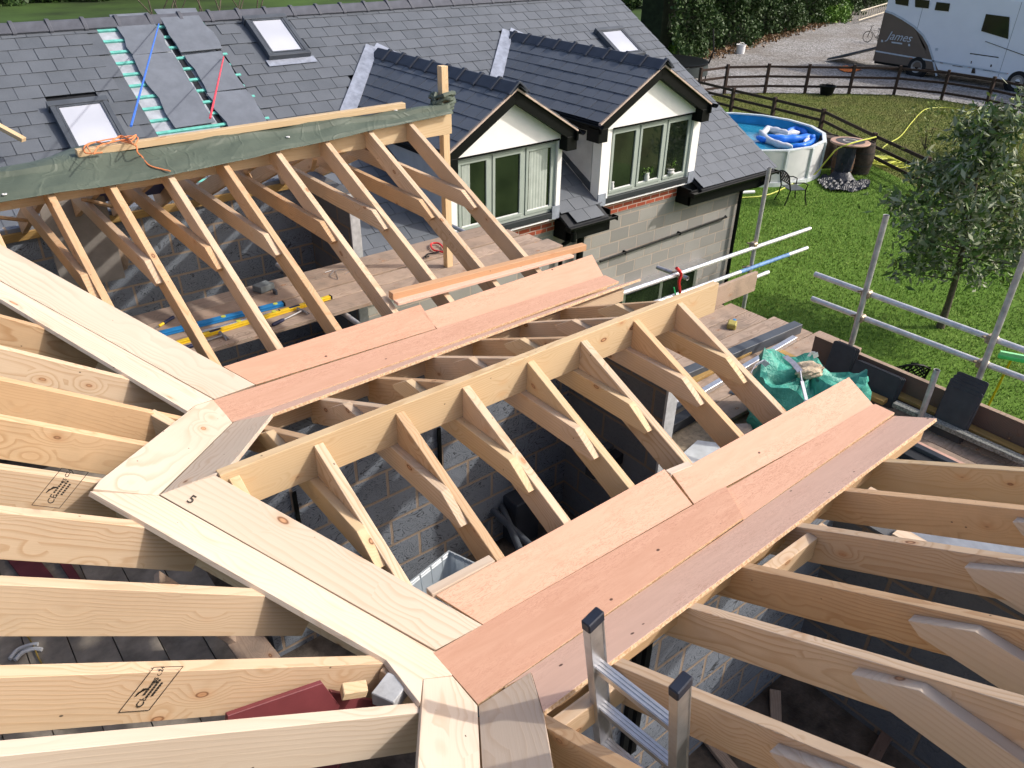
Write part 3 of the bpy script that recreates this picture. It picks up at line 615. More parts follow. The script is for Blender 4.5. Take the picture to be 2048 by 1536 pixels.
def hammer(q0,q1,lab):
    a=Z(*q0,PZ+.018);b=Z(*q1,PZ+.018); d=(b-a).normalized(); s=d.cross(Vector((0,0,1))); r=thing('claw_hammer',lab,'hammer',tuple(a),'levels and hand tools on the boards')
    MB().tube([a,a+d*.02,a+d*.11,a+d*.13],[.013,.017,.016,.011],10).build('grip',NAVY,r,smooth=True)
    MB().tube([a+d*.125,b],.009,8).build('shaft',STEEL,r,smooth=True)
    m=MB().tube([b-s*.055,b-s*.03,b+s*.0,b+s*.03],[.016,.013,.012,.012],10)
    for k in(-1,1): m.tube([b+s*.02,b+s*.055+d*.008*k-Vector((0,0,.004)),b+s*.085+d*.014*k-Vector((0,0,.015))],[.010,.007,.003],6)
    m.build('head',STEEL,r,smooth=True)
hammer((545,650),(604,621),'dark blue handled claw hammer beside the yellow level')
hammer((366,697),(446,670),'claw hammer lying below the blue spirit level')
r=thing('screwdriver','short yellow and navy handled screwdriver at the left end of the boards','screwdriver',tuple(Z(325,648,PZ)))
a=Z(318,652,PZ+.015);b=Z(347,634,PZ+.015); MB().tube([a,lerp(a,b,.3)],[.012,.013],8).build('collar',YEL,r,smooth=True); MB().tube([lerp(a,b,.3),b],.015,8).build('handle',NAVY,r,smooth=True); MB().tube([a,a+(a-b)*1.],.004,6).build('blade',STEEL,r)
c=Z(528,580,PZ); o=MB().obox(c+Vector((0,0,.032)),(.075,.02,0),(-.02,.055,0),(0,0,.03)).build('concrete_block',plain('grey_block',(.16,.18,.185),.9,var=.2,sc=20),bevel=.004,origin=tuple(c)); tag(o,'small grey block offcut lying on the far boards','block')
c=Z(551,588,PZ); o=MB().obox(c+Vector((0,0,.022)),(.012,.0,0),(0,.03,0),(0,0,.022)).build('steel_packer',GREYP,bevel=.002,origin=tuple(c)); tag(o,'tiny dark packer standing beside the grey block offcut','packer')
rope('tie_wire',[Z(x,y,PZ+.006) for x,y in((650,545),(668,540),(660,552),(676,558),(672,541),(700,540),(690,548))],.0025,STEEL,'scribble of thin tie wire on the boards','wire')
rp=[Z(x,y,PZ+.02) for x,y in((890,500),(878,487),(862,488),(866,499),(880,503),(895,506))]
r=thing('ratchet_strap','red looped ratchet strap with black hook by the post','strap',tuple(Z(880,500,PZ))); rope('loop',rp,.010,RED,'','',r); rope('hook',[Z(x,y,PZ+.02) for x,y in((880,503),(868,506),(856,508),(850,514),(858,513))],.008,BLACKP,'','',r)
# rubble corner at the left of the far boards
o=MB().obox(Y(165,480,4.7),(.26,.0,0),(.0,.02,.0),(0,0,.42)).build('plaster_sheet',plain('grey_plaster',(.22,.20,.18),.9,var=.15),bevel=.002,origin=tuple(Y(165,480,4.7))); tag(o,'pale sheet of board leaning in the far left bay','sheet')
def stone(name,c,s,mat,label,cat='stone',seed=1,sub=2):
    bm=bmesh.new(); bmesh.ops.create_icosphere(bm,subdivisions=sub,radius=1); rr=random.Random(seed)
    for v in bm.verts: q=.78+.3*rr.random(); v.co=Vector((v.co.x*s[0]*q,v.co.y*s[1]*q,v.co.z*s[2]*q))
    me=bpy.data.meshes.new(name); bm.to_mesh(me); bm.free(); o=link(name,me,mat,None,Matrix.Translation(c)); tag(o,label,cat); return o
stone('rock',Z(225,540,-1.0)+Vector((0,0,.1)),(.16,.13,.2),plain('brown_rock',(.16,.12,.09),.9,var=.4,sc=9,bump=.02),'rough brown lump of stone between the left far rafters')
r=thing('water_bottle','clear bottle with green cap behind the left far rafters','bottle',tuple(Z(190,590,-1.0))); c=Z(190,592,-1.0)
MB().lathe(c,[(0,0),(.035,0),(.035,.16),(.014,.2),(.014,.215)],14).build('body',plain('clear_plastic',(.5,.55,.55),.15,spec=.6),r,smooth=True); MB().lathe(c,[(.016,.215),(.016,.235),(0,.235)],12).build('cap',plain('green_cap',(.01,.12,.06),.4),r)
# storage tub seen through the near rafters
def tub():
    c=Vector((2.12,.62,-2.45)); r=thing('storage_tub','translucent plastic storage tub on the floor below the near rafters','storage tub',tuple(c))
    k=N('translucent_plastic',.25,.5); k.b.inputs['Transmission Weight'].default_value=.45; k.col((.55,.62,.68)); 
    A=Z(820,1165,-2.0);B=Z(898,1103,-2.0);D=Z(955,1130,-2.0); ex=(B-A)*1.25; ey=(D-B); o=A-ex*.2; sc=lambda u,v,z,q=1.:o+ex*(.5+(u-.5)*q)+ey*(1+(0-v)*1*q*1.6)+Vector((0,0,z))
    o=B-ex; ey=(D-B).normalized()*.36; m=MB(); N_=[(0,0),(1,0),(1,1),(0,1)]
    def ring(q,z): 
        cc=B-ex*.5+ey*.5; return [cc+ex*(u-.5)*q+ey*(v-.5)*q+Vector((0,0,z)) for u,v in N_]
    R=[ring(.84,-.40),ring(1,0),ring(1.05,0),ring(1.05,-.02),ring(.98,-.02),ring(.82,-.39)]
    vs=[p for q in R for p in q]; fs=[(0,1,2,3),(20,23,22,21)]
    for i in range(5):
        for j in range(4): j2=(j+1)%4; fs.append((i*4+j,i*4+j2,(i+1)*4+j2,(i+1)*4+j))
    m.add(vs,fs).build('body',k.m,r,bevel=.012)
    m=MB()
    for s in(.15,.4,.62,.85):
        a=lerp(R[1][0],R[1][1],s);b=lerp(R[0][0],R[0][1],s); m.tube([a,b],.006,6); a=lerp(R[1][1],R[1][2],s);b=lerp(R[0][1],R[0][2],s); m.tube([a,b],.006,6)
    m.build('rib',k.m,r)
tub()
# things on the lower floor
for q0,q1,lab in(((985,1020),(1060,1090),'upper grey waste pipe in the dark bay'),((1000,1005),(1040,1100),'lower grey waste pipe in the dark bay')):
    a=Z(*q0,-2.1);b=Z(*q1,-2.1); o=MB().tube([a,b],.028,10).build('waste_pipe',GREYP,smooth=True); tag(o,lab,'pipe','pipes in the dark bay')
c=Z(1040,1045,-2.3); o=MB().box((c.x-.12,c.y-.1,-2.45),(c.x+.12,c.y+.12,-2.0)).build('black_box',plain('black_box',(.03,.035,.045),.6),bevel=.01,origin=tuple(c)); tag(o,'dark block standing in the corner of the bay','block')
zf=-2.15
rope('cable',[Z(x,y,zf+.01) for x,y in((20,1318),(35,1300),(60,1290),(76,1288))],.014,plain('white_pipe',(.55,.55,.55),.4),'upper of two bent white pipes on the dusty boards','pipe',group='white pipes')
rope('cable',[Z(x,y,zf+.01) for x,y in((30,1320),(45,1305),(65,1298),(84,1299))],.014,plain('white_pipe2',(.55,.55,.55),.4),'lower of two bent white pipes on the dusty boards','pipe',group='white pipes')
rope('cable',[Z(x,y,zf+.01) for x,y in((0,1262),(25,1258),(50,1268),(66,1290),(75,1312),(85,1330))],.005,plain('brown_flex',(.3,.2,.04),.5),'thin ochre cable looping over the dusty boards','cable')
rope('cable',[Z(x,y,zf+.01) for x,y in((100,1450),(130,1455),(160,1440),(172,1425),(168,1415))],.006,HOSE,'thin yellow cable curled under the lowest rafters','cable')
o=slab('maroon_board',[Y(455,1432,-1.06),Y(638,1357,-1.045),Y(668,1397,-1.05),Y(640,1500,-1.09),Y(455,1500,-1.09)],.02,(1,0,0),MAROON,None); tag(o,'maroon faced ply offcut with a torn corner between the lowest rafters','board')
o=slab('maroon_board',[Y(662,1383,-1.05),Y(768,1400,-1.06),Y(765,1480,-1.1),Y(662,1480,-1.1)],.02,(1,0,0),MAROON,None); tag(o,'second maroon board partly behind the torn one','board')
o=slab('maroon_board',[Z(420,1600,-1.1),Z(560,1500,-1.1),Z(700,1490,-1.1),Z(640,1600,-1.1)],.02,(1,0,0),MAROON,None); tag(o,'maroon board lying lowest of the three under the rafters','board')
for q0,q1,lab in(((0,1060),(95,1180),'broad maroon board at the left edge of the dusty floor'),((100,1080),(165,1180),'narrow maroon board on the dusty floor')):
    a=Z(*q0,zf+.03);b=Z(*q1,zf+.03); o=timber('maroon_board',a,b,.16 if q0[0]==0 else .06,.02,MAROON,None); tag(o,lab,'board','maroon boards on the dusty floor')
a=Z(430,1200,-1.9);b=Z(530,1330,-1.9); o=timber('loose_board',a,b,.2,.03,WOODG,None); tag(o,'grey weathered board sloping into the gap by the block wall','board')
o=MB().obox(Y(782,1385,-1.12),(.045,.02,0),(-.02,.04,0),(0,0,.03)).build('block_offcut',PIERM,bevel=.003,origin=tuple(Y(782,1385,-1.12))); tag(o,'grey block offcut beneath the corner of the zigzag boards','block')
o=MB().obox(Y(708,1380,-1.09),(.04,-.008,-.015),(.008,.022,0),(0.006,0,.014)).build('timber_offcut',WOODD,bevel=.003,origin=tuple(Y(708,1380,-1.09))); tag(o,'short yellow timber offcut with two screws beside the maroon boards','timber offcut')
for i in range(14):
    x=RNG.uniform(.9,3.1); y=RNG.uniform(-3.6,-1.3); a=RNG.uniform(0,3); L=RNG.uniform(.2,.6)
    c=Vector((x,y,-2.44)); d=Vector((math.cos(a),math.sin(a),0))*L
    o=timber('timber_offcut',c,c+d+Vector((0,0,.05)),.07,.03,WOODK if i%2 else WOODG,None); tag(o,'scrap timber offcut lying in the dark bay floor','timber offcut','scrap timber in the dark bay')
# ladder
def ladder():
    T1=Z(1186,1240,.1);T2=Z(1361,1371,.1); lean=(Z(1209,1500,-.70)-T1).normalized(); L=2.45
    r=thing('aluminium_ladder','aluminium ladder with black end caps poking up past the plywood gutter','ladder',tuple(T1+lean*L))
    ax=(T2-T1).normalized(); nn=ax.cross(lean).normalized()
    for T in(T1,T2):
        M=frame(T,lean,nn); m=MB().box((0,-.0125,-.032),(L,.0125,.032)); m.box((0,-.016,-.034),(L,.016,-.028)); m.box((0,-.016,.028),(L,.016,.034))
        me=bpy.data.meshes.new('stile'); me.from_pydata(m.v,[],m.f); finish(me,.001); link('stile',me,ALU,r,M)
        me=bpy.data.meshes.new('end_cap'); mm=MB().box((-.02,-.018,-.037),(.022,.018,.037)); me.from_pydata(mm.v,[],mm.f); finish(me,.004); link('end_cap',me,plain('navy_black_plastic',(.02,.025,.04),.4),r,M)
    W=(T2-T1).length
    for i in range(9):
        P=T1+lean*(.245+.25*i); M=frame(P,ax,-lean); m=MB().box((0,-.02,-.014),(W,.02,.014)); m.box((0,-.017,.014),(W,-.009,.017)); m.box((0,.009,.014),(W,.017,.017)); m.box((0,-.004,.014),(W,.004,.017))
        me=bpy.data.meshes.new('rung'); me.from_pydata(m.v,[],m.f); finish(me); link('rung',me,ALU,r,M)
ladder()
# ================================================================== the slated house with two dormers
HT=.562; HE=5.62; HR=10.35
zr=lambda y:-2.05+HT*(y-5.75)
onR=lambda x,y:on_plane(x,y,(0,-HT,1),-2.05-HT*5.75)
rn=Vector((0,-HT,1)).normalized(); rs=Vector((0,1,HT)).normalized()
house=thing('slate_roofed_house','grey block house with dark slate roof, two white gabled dormers and rooflights','building',(4.6,8,GZ))
m=MB(); m.box((2.8,6,GZ),(12.28,6.1,-2.16)); m.build('front_wall',BLKX,house,origin=(0,0,GZ+.02),label='grey concrete block wall below the dormers')
MB().prism([(12.28,6.1,GZ),(12.28,14.9,GZ),(12.28,14.9,-2.2),(12.28,HR,.3),(12.28,6.1,-2.1)],(-.1,0,0)).build('gable_wall',BLKY,house,origin=(0,0,GZ))
MB().box((-4,14.8,GZ),(12.2,14.9,-2.2)).build('back_wall',BLKX,house,origin=(0,0,GZ))
BR=[(7.0,8.35),(8.3,10.35)]
for x0,x1 in((5.4,8.3),(8.35,10.45)): MB().box((x0,5.985,-2.31),(x1,6.0,-2.085)).build('brick_course',BRICK,house,origin=(0,0,-2.31))
# roof decks
m=MB()
for a,b,y0 in((-6,5.42,HE),(5.42,7.45,6.12),(7.45,8.30,HE),(8.30,10.58,6.12),(10.58,12.70,HE)): m.prism([(a,y0,zr(y0)-.03),(b,y0,zr(y0)-.03),(b,HR,zr(HR)-.03),(a,HR,zr(HR)-.03)],(0,0,-.05))
m.build('roof_deck',DARKM,house)
m=MB(); yb=2*HR-HE; m.prism([(-6,HR+.02,zr(HR)-.03),(12.75,HR+.02,zr(HR)-.03),(12.75,yb,zr(HE)-.03),(-6,yb,zr(HE)-.03)],(0,0,-.05)); m.build('rear_roof',SLATE,house)
DORM=[(6.42,1.145,.60,5.42,7.45,-.02),(9.30,1.27,.56,8.27,10.60,.02)]  # centre, half width, slope, cheek left, cheek right, ridge z
SK=[(4.59,5.25,9.34,10.16),(1.42,2.10,8.10,8.93),(11.27,11.98,8.55,9.27)]
gauge=.236; wS=.30; vs=[];fs=[]; rr=random.Random(5)
def slate(o,ex,ey,nn,w,l,th,tilt):
    """o lower-left corner on plane"""
    j=lambda:rr.uniform(-.002,.002)
    a=o+nn*(tilt+j()); b=o+ex*w+nn*(tilt+j()); c=o+ex*w+ey*l+nn*j(); d=o+ey*l+nn*j(); dn=-nn*th
    n=len(vs); vs.extend([a,b,c,d,a+dn,b+dn,c+dn,d+dn]); fs.extend([(n,n+1,n+2,n+3),(n,n+4,n+5,n+1),(n,n+3,n+7,n+4),(n+1,n+5,n+6,n+2)])
nrow=int((HR-HE)/math.cos(math.atan(HT))/gauge)
for j in range(nrow+1):
    sd=j*gauge; y0=HE+sd*math.cos(math.atan(HT)); x=-3.2+(wS/2 if j%2 else 0)
    while x<12.76:
        w=min(wS,12.78-x); xc=x+w/2; yc=y0+.09; ok=w>.06
        if 2.42+.03*(j%3)<xc<4.08 and yc>7.4: ok=False
        for a,b,c,d in SK:
            if a-.04<xc<b+.04 and c-.1<yc<d+.12: ok=False
        for xd_,hw,sl,cl,cr,rz in DORM:
            if abs(xc-xd_)<hw+.04 and yc<9.48-abs(xc-xd_)*sl/HT and yc>5.75+(rz-sl*hw+2.05)/HT-.1: ok=False
            if cl+.05<xc<cr-.05 and yc<9.2-abs(xc-xd_)*sl/HT: ok=False
            if cl-.02<xc<cr+.02 and yc<6.05: ok=False
        if 12.1>xc>10.0 and False: pass
        if ok:
            L=min(.48,(HR-y0)/.87); o=Vector((x+.003,y0,zr(y0))); slate(o,Vector((1,0,0)),rs,rn,w-.009,L,.006,.016+rr.uniform(0,.005))
        x+=wS
m=MB(); m.v=[tuple(v) for v in vs]; m.f=fs; m.build('roof_slates',SLATE,house,fix=False)
x=-3.0
while x<12.6:
    if not 3.55<x<3.6:
        mm=MB()
        for sx,sg in((0,1),): pass
        L=.445; prof=lambda w:[(HR-.17,zr(HR)-.045),(HR-.02,zr(HR)+.062),(HR+.02,zr(HR)+.062),(HR+.17,zr(HR)-.045),(HR+.15,zr(HR)-.075),(HR,zr(HR)+.02),(HR-.15,zr(HR)-.075)]
        mm.prism([(x,a,b) for a,b in prof(0)],(L-.004,0,0)); mm.prism([(x,HR-.175,zr(HR)-.05),(x,HR-.03,zr(HR)+.085),(x,HR+.03,zr(HR)+.085),(x,HR+.165,zr(HR)-.05),(x,HR+.165,zr(HR)-.08),(x,HR,zr(HR)+.03),(x,HR-.165,zr(HR)-.08)],(.05,0,0))
        mm.build('ridge_tile',RIDGEG,house,bevel=.004,origin=(x,HR,zr(HR)))
    x+=.445
# bare strip: membrane, battens
P=lambda x,y,o=0.:Vector((x,y,zr(y)))+rn*o
MB().prism([P(2.42,7.0,-.012),P(4.12,7.0,-.012),P(4.12,HR-.05,-.012),P(2.42,HR-.05,-.012)],-rn*.004).build('underlay',MEMB,house,label='silver membrane showing where slates are still missing')
MB().prism([P(3.33,7.0,-.008),P(3.41,7.0,-.008),P(3.41,HR-.05,-.008),P(3.33,HR-.05,-.008)],-rn*.002).build('underlay_strip',DARKM,house)
MB().prism([P(3.93,7.0,-.008),P(4.16,7.0,-.008),P(4.16,HR-.05,-.008),P(3.93,HR-.05,-.008)],-rn*.002).build('underlay_strip',DARKM,house)
j=0;y=7.1
while y<HR-.12:
    MB().obox(P(3.27,y,.0),(.78,0,0),rs*.022,rn*.012).build('roof_batten',BTEAL,house,origin=tuple(P(3.27,y))); y+=gauge*math.cos(math.atan(HT))
# rooflights
for i,(a,b,c,d) in enumerate(SK):
    ft=P((a+b)/2,(c+d)/2,.055); hx=(b-a)/2; hy=(d-c)/2/.872
    m=MB(); X1=Vector((1,0,0))
    for s in(-1,1):
        m.obox(ft+X1*s*(hx-.03),X1*.032,rs*hy,rn*.055); 
    m.obox(ft+rs*(hy-.035),X1*(hx+.02),rs*.045,rn*.065); m.obox(ft-rs*(hy-.03),X1*(hx+.01),rs*.032,rn*.055)
    f=m.build('rooflight',GREYP,house,bevel=.004,origin=tuple(ft),label=['rooflight right of the bare strip','rooflight left of the bare strip, nearest the tarpaulin','rooflight behind the farther dormer'][i])
    m=MB(); 
    for s in(-1,1): m.obox(ft+X1*s*(hx-.08),X1*.014,rs*(hy-.07),rn*.05)
    for s in(-1,1): m.obox(ft+rs*s*(hy-.09),X1*(hx-.07),rs*.014,rn*.05)
    m.build('sash',GREYP,f); MB().obox(ft+rn*.03,X1*(hx-.09),rs*(hy-.1),rn*.006).build('pane',SKYG,f)
    MB().obox(P((a+b)/2,c-.05,.03),(hx+.06,0,0),rs*.07,rn*.004).build('apron_flashing',LEAD,f)
# fascia, gutters and downpipes
def eave(x0,x1):
    z=zr(HE); m=MB(); m.box((x0,HE+.06,z-.27),(x1,HE+.10,z-.03)); m.box((x0,HE+.06,z-.29),(x1,6.0,z-.262)); m.box((x0,HE+.06,z-.27),(x0+.03,6.0,z-.0)); m.box((x1-.03,HE+.06,z-.27),(x1,6.0,z+.05))
    m.build('eaves_box',BLACKP,house,bevel=.003)
    m=MB(); pts=[]; n=8
    for k2 in range(n+1): th=math.pi*k2/n; pts.append((HE-.0-.057*math.cos(th)-.0,z-.045-.057*math.sin(th)))
    inn=[(a+(HE-a)*.12,b+.006) for a,b in reversed(pts)]
    m.prism([(x0-.04,a,b) for a,b in pts+inn],(x1-x0+.09,0,0)); m.box((x0-.045,HE-.06,z-.11),(x0-.035,HE+.06,z-.035)); m.box((x1+.045,HE-.06,z-.11),(x1+.055,HE+.06,z-.035)); m.build('gutter',BLACKP,house)
eave(7.47,8.40); eave(10.35,12.72)
m=MB(); z0=zr(HE)
m.tube([(12.45,HE,z0-.1),(12.45,HE,z0-.22),(12.37,HE+.1,z0-.30),(12.25,5.88,z0-.36),(12.2,5.93,z0-.42),(12.2,5.93,GZ)],.036,12); m.tube([(12.45,HE,z0-.08),(12.45,HE,z0-.14)],.05,12)
m.build('downpipe',BLACKP,house,smooth=True,label='black downpipe at the far corner of the block wall')
m=MB(); m.tube([(7.55,HE+.0,z0-.09),(7.55,HE,z0-.22),(7.58,5.85,z0-.40),(7.58,5.92,z0-.45),(7.58,5.92,GZ)],.036,12); m.tube([(7.55,HE,z0-.28),(7.55,HE,z0-.14)],.048,12); m.build('downpipe',BLACKP,house,smooth=True)
m=MB(); m.tube([(7.98,5.90,-2.35),(7.98,5.90,GZ)],.058,14); m.tube([(7.98,5.90,-2.42),(7.98,5.90,-2.50)],.07,14); m.build('soil_pipe',BLACKP,house,smooth=True)
a=Y(1200,523,5.95);b=Y(1453,434,5.95); m=MB(); m.tube([a,b,b+Vector((.02,.05,.0))],.02,10); 
for s in(.18,.6): 
    q=lerp(a,b,s); m.box((q.x-.012,5.93,q.z-.03),(q.x+.012,6,q.z+.03))
m.build('overflow_pipe',BLACKP,house,smooth=True)
# dormers
def window(par,x0,x1,z0,z1,y,nl,mat,opens=True,inner=None):
    W=(x1-x0)/nl; fr=MB(); d=.05
    fr.box((x0,y,z0),(x1,y+.07,z0+.045)); fr.box((x0,y,z1-.045),(x1,y+.07,z1))
    for i in range(nl+1):
        xx=x0+W*i; a=max(x0,xx-.028); b=min(x1,xx+.028) if i else x0+.045
        if i==nl:a=x1-.045
        fr.box((a,y+.002,z0+.045),(b,y+.068,z1-.045))
    fr.build('window_frame',mat,par,bevel=.003)
    for i in range(nl):
        a=x0+W*i+(.05 if i==0 else .032); b=x0+W*(i+1)-(.05 if i==nl-1 else .032); c=z0+.05; e=z1-.05; m=MB(); q=.05
        m.box((a,y-.012,c),(b,y+.05,c+q)); m.box((a,y-.012,e-q),(b,y+.05,e)); m.box((a,y-.010,c+q),(a+q,y+.048,e-q)); m.box((b-q,y-.010,c+q),(b,y+.048,e-q))
        m.box((a-.006,y-.016,e-.012),(b+.006,y-.008,e+.012))
        m.build('casement',mat,par,bevel=.004); MB().box((a+q,y+.012,c+q),(b-q,y+.02,e-q)).build('pane',GLASS,par)
        m=MB(); m.box((a+q,y+.004,c+q),(b-q,y+.011,c+q+.012)); m.build('glazing_bead',WHITE,par)
for di,(xc,hw,sl,cl,cr,rz) in enumerate(DORM):
    D=MB(); wx0,wx1=((5.54,7.36),(8.48,10.42))[di]; zt=-.87; zb=-1.95
    zc=rz-sl*(hw-.1)-.08
    gz=lambda x:rz-.10-sl*abs(x-xc)
    D.prism([(cl,5.84,zt+.005),(cr,5.84,zt+.005),(cr,5.84,gz(cr)),(xc,5.84,gz(xc)),(cl,5.84,gz(cl))],(0,.16,0))
    D.box((cl,5.86,-2.03),(wx0-.002,6.05,zt)); D.box((wx1+.002,5.86,-2.03),(cr,6.05,zt))
    d=D.build('dormer',WHITEB,house,bevel=.002,origin=(xc,6,-2),label=['nearer dormer, white gable with curtained window','farther and wider dormer, white gable with pots on the sill'][di])
    for xx,s in((cl,1),(cr,-1)):
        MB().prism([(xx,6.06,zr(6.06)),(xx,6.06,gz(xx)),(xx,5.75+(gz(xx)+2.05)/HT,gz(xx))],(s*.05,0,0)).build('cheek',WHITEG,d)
        m=MB(); m.prism([(xx-.02*s*0,6.05,zr(6.05)+.03),(xx,6.05,zr(6.05)+.17),(xx,5.75+(gz(xx)+2.05)/HT,gz(xx)+.05),(xx,5.75+(gz(xx)+2.0)/HT,gz(xx)-.0)],(-s*.008,0,0)); m.build('side_flashing',GREYP,d)
        MB().box((xx-.01,5.845,-2.06),(xx+s*.16,5.862,-1.86)).build('corner_flashing',LEAD,d)
    # roof planes
    for s in(-1,1):
        vs=[];fs=[]; ex=Vector((0,1,0)); ey=Vector((-s,0,sl)).normalized(); nn=Vector((s*sl,0,1)).normalized()
        W=hw; Ls=W*math.sqrt(1+sl*sl); g=.215; j=0
        while j*g<Ls-.03:
            dd=j*g; u=W-dd/math.sqrt(1+sl*sl); zz=rz-sl*u; yend=5.75+(zz+2.05)/HT+.02; yy=5.68-(.15 if j%2 else 0)
            while yy<yend+.1:
                w0=max(yy,5.68); w1=min(yy+.3,yend+.05+.1*sl)
                if w1-w0>.05:
                    L=min(.42,Ls-dd); o=Vector((xc+s*u,w0+.002,zz))
                    slate(o,ex,ey,nn,w1-w0-.012,L,.007,.015+rr.uniform(0,.004))
                yy+=.3
            j+=1
        m=MB(); m.v=[tuple(v) for v in vs]; m.f=fs; m.build('dormer_slates',SLATED,d,fix=False)
        ye=5.75+(rz-sl*W+2.05)/HT; yr_=5.75+(rz+2.05)/HT
        MB().prism([(xc,5.70,rz-.012),(xc+s*W,5.70,rz-sl*W-.012),(xc+s*W,ye,rz-sl*W-.012),(xc,yr_,rz-.012)],(0,0,-.03)).build('dormer_deck',DARKM,d)
        # barge board and its pale edge
        MB().prism([(xc,5.70,rz-.03),(xc+s*(hw+.0),5.70,rz-sl*hw-.03),(xc+s*hw,5.70,rz-sl*hw-.21),(xc,5.70,rz-.21)],(0,.025,0)).build('bargeboard',BLACKP,d,bevel=.002)
        MB().prism([(xc,5.725,rz-.185),(xc+s*hw,5.725,rz-sl*hw-.185),(xc+s*hw,5.725,rz-sl*hw-.20),(xc,5.725,rz-.20)],(0,.22,0)).build('soffit',BLACKP,d)
        MB().prism([(xc,5.665,rz-.005),(xc+s*(hw+.01),5.665,rz-sl*(hw+.01)-.005),(xc+s*(hw+.01),5.665,rz-sl*(hw+.01)-.032),(xc,5.665,rz-.032)],(0,.055,0)).build('verge_strip',plain('pinkish_cement',(.52,.40,.33),.8,var=.15),d)
        MB().box((xc+s*(hw-.18),5.69,rz-sl*hw-.30),(xc+s*(hw+.015),5.95,rz-sl*hw-.10)).build('box_end',BLACKP,d,bevel=.003)
        xg=xc+s*(hw+.05); zg=rz-sl*hw-.03; m=MB(); pts=[(xg-.05*math.cos(math.pi*q/8),zg-.05*math.sin(math.pi*q/8)) for q in range(9)]; inn=[(xg+(a-xg)*.86,b+.006) for a,b in reversed(pts)]
        m.prism([(a,5.60,b) for a,b in pts+inn],(0,ye-5.62,0)); m.build('dormer_gutter',BLACKP,d)
        m=MB(); m.box((xc+s*(hw-.03),5.65,zg-.13),(xc+s*hw,ye-.02,zg+.0)); m.build('dormer_fascia',BLACKP,d)
        # valley flashing
        A=Vector((xc,yr_,rz));B=Vector((xc+s*W,ye,rz-sl*W)); dv=(B-A)
        MB().prism([A+Vector((-s*.05,-.02,.045)),A+Vector((s*.10,.10,.105)),B+Vector((s*.16,.10,.105)),B+Vector((-s*.02,-.02,.045))],(0,0,-.01)).build('valley_flashing',LEAD,d)
    # ridge tiles
    y=5.62; yend=5.75+(rz+2.05)/HT-.12
    while y<yend:
        pr=lambda k2,o:[(xc-.14*k2,rz-.05),(xc-.012,rz+.062+o),(xc+.012,rz+.062+o),(xc+.14*k2,rz-.05),(xc+.14*k2,rz-.075),(xc,rz+.03),(xc-.14*k2,rz-.075)]
        m=MB(); m.prism([(a,y,b) for a,b in pr(1,0)],(0,.40,0)); m.prism([(a,y,b) for a,b in pr(1.25,.026)],(0,.055,0)); m.build('ridge_tile',RIDGE,d,bevel=.003); y+=.405
    window(d,wx0,wx1,zb,zt,5.90,3,WINF)
    MB().box((wx0-.01,5.832,zt-.004),(wx1+.01,5.85,zt+.022)).build('head_strip',BLACKP,d)
    m=MB(); m.box((cl,5.85,-2.035),(cr,6.0,-1.953)); m.build('sill',plain('dark_sill',(.03,.035,.04),.45),d,bevel=.002)
    MB().tube([(wx0-.1,5.89,-2.075),(cr-.05,5.89,-2.075)],.018,10).build('rail_strip',WHITE,d,smooth=True)
    if di==0:
        def curtain(a,b):
            vs=[];n=40
            for i in range(n+1):
                s=a+(b-a)*i/n; yy=6.0+.0-.001+.0; vs+= [(s,6.004+.012*math.sin(i*1.35),zb+.11),(s,6.004+.010*math.sin(i*1.3),zt-.11)]
            MB().add(vs,[(2*i,2*i+2,2*i+3,2*i+1) for i in range(n)]).build('curtain',CURT,d,smooth=True)
        CURT=plain('net_curtain',(.40,.44,.40),.9,var=.1)
        vsx=[]
        for a,b in((6.86,7.21),(5.66,5.80)):
            vs=[];n=36
            for i in range(n+1):
                s=a+(b-a)*i/n; yo=.002*math.sin(i*1.1); vs+=[(s,5.909+yo,zb+.105),(s,5.909+yo*.8,zt-.105)]
            MB().add(vs,[(2*i,2*i+2,2*i+3,2*i+1) for i in range(n)]).build('curtain',CURT,d)
    else:
        for px_,wd_,hh,mt in((9.42,.05,.13,WHITE),(8.62,.03,.12,WHITE),(10.02,.07,.09,WHITEG)):
            MB().lathe((px_,5.905,zb+.105),[(0,0),(wd_*.7,0),(wd_,hh*.4),(wd_*.75,hh*.8),(wd_*.9,hh),(0,hh*.97)],14).build('sill_pot',mt,d,smooth=True)
        for px_ in(9.5,10.06,9.38):
            c=np.c_[RNG.normal(px_,.035,40),np.full(40,5.892),RNG.normal(zb+.27,.04,40)]; cards('pot_plant',leaves(c,.03),BRIGHT,d)
# ground floor window
x0,x1=8.2,11.25; zt,zb=-3.78,-4.95
f=MB().box((x0,5.965,zb),(x1,5.998,zt)).build('window_frame',GREYP,house,origin=(x0,6,zb),label='wide aluminium framed ground floor window')
MB().box((x0,5.955,zt-.09),(x1,5.964,zt-.02)).build('head_track',ALU,f)
for i in range(3):
    a=x0+.08+i*(x1-x0-.08)/3; b=x0+(i+1)*(x1-x0-.08)/3; MB().box((a,5.95,zb+.05),(b-.03,5.96,zt-.14)).build('pane',GLASS,f); MB().box((b-.03,5.94,zb),(b+.05,5.964,zt-.1)).build('mullion',ALU,f)
MB().box((x0-.1,5.82,zt),(x1+.1,6.0,zt+.06)).build('canopy_rail',ALU,f)
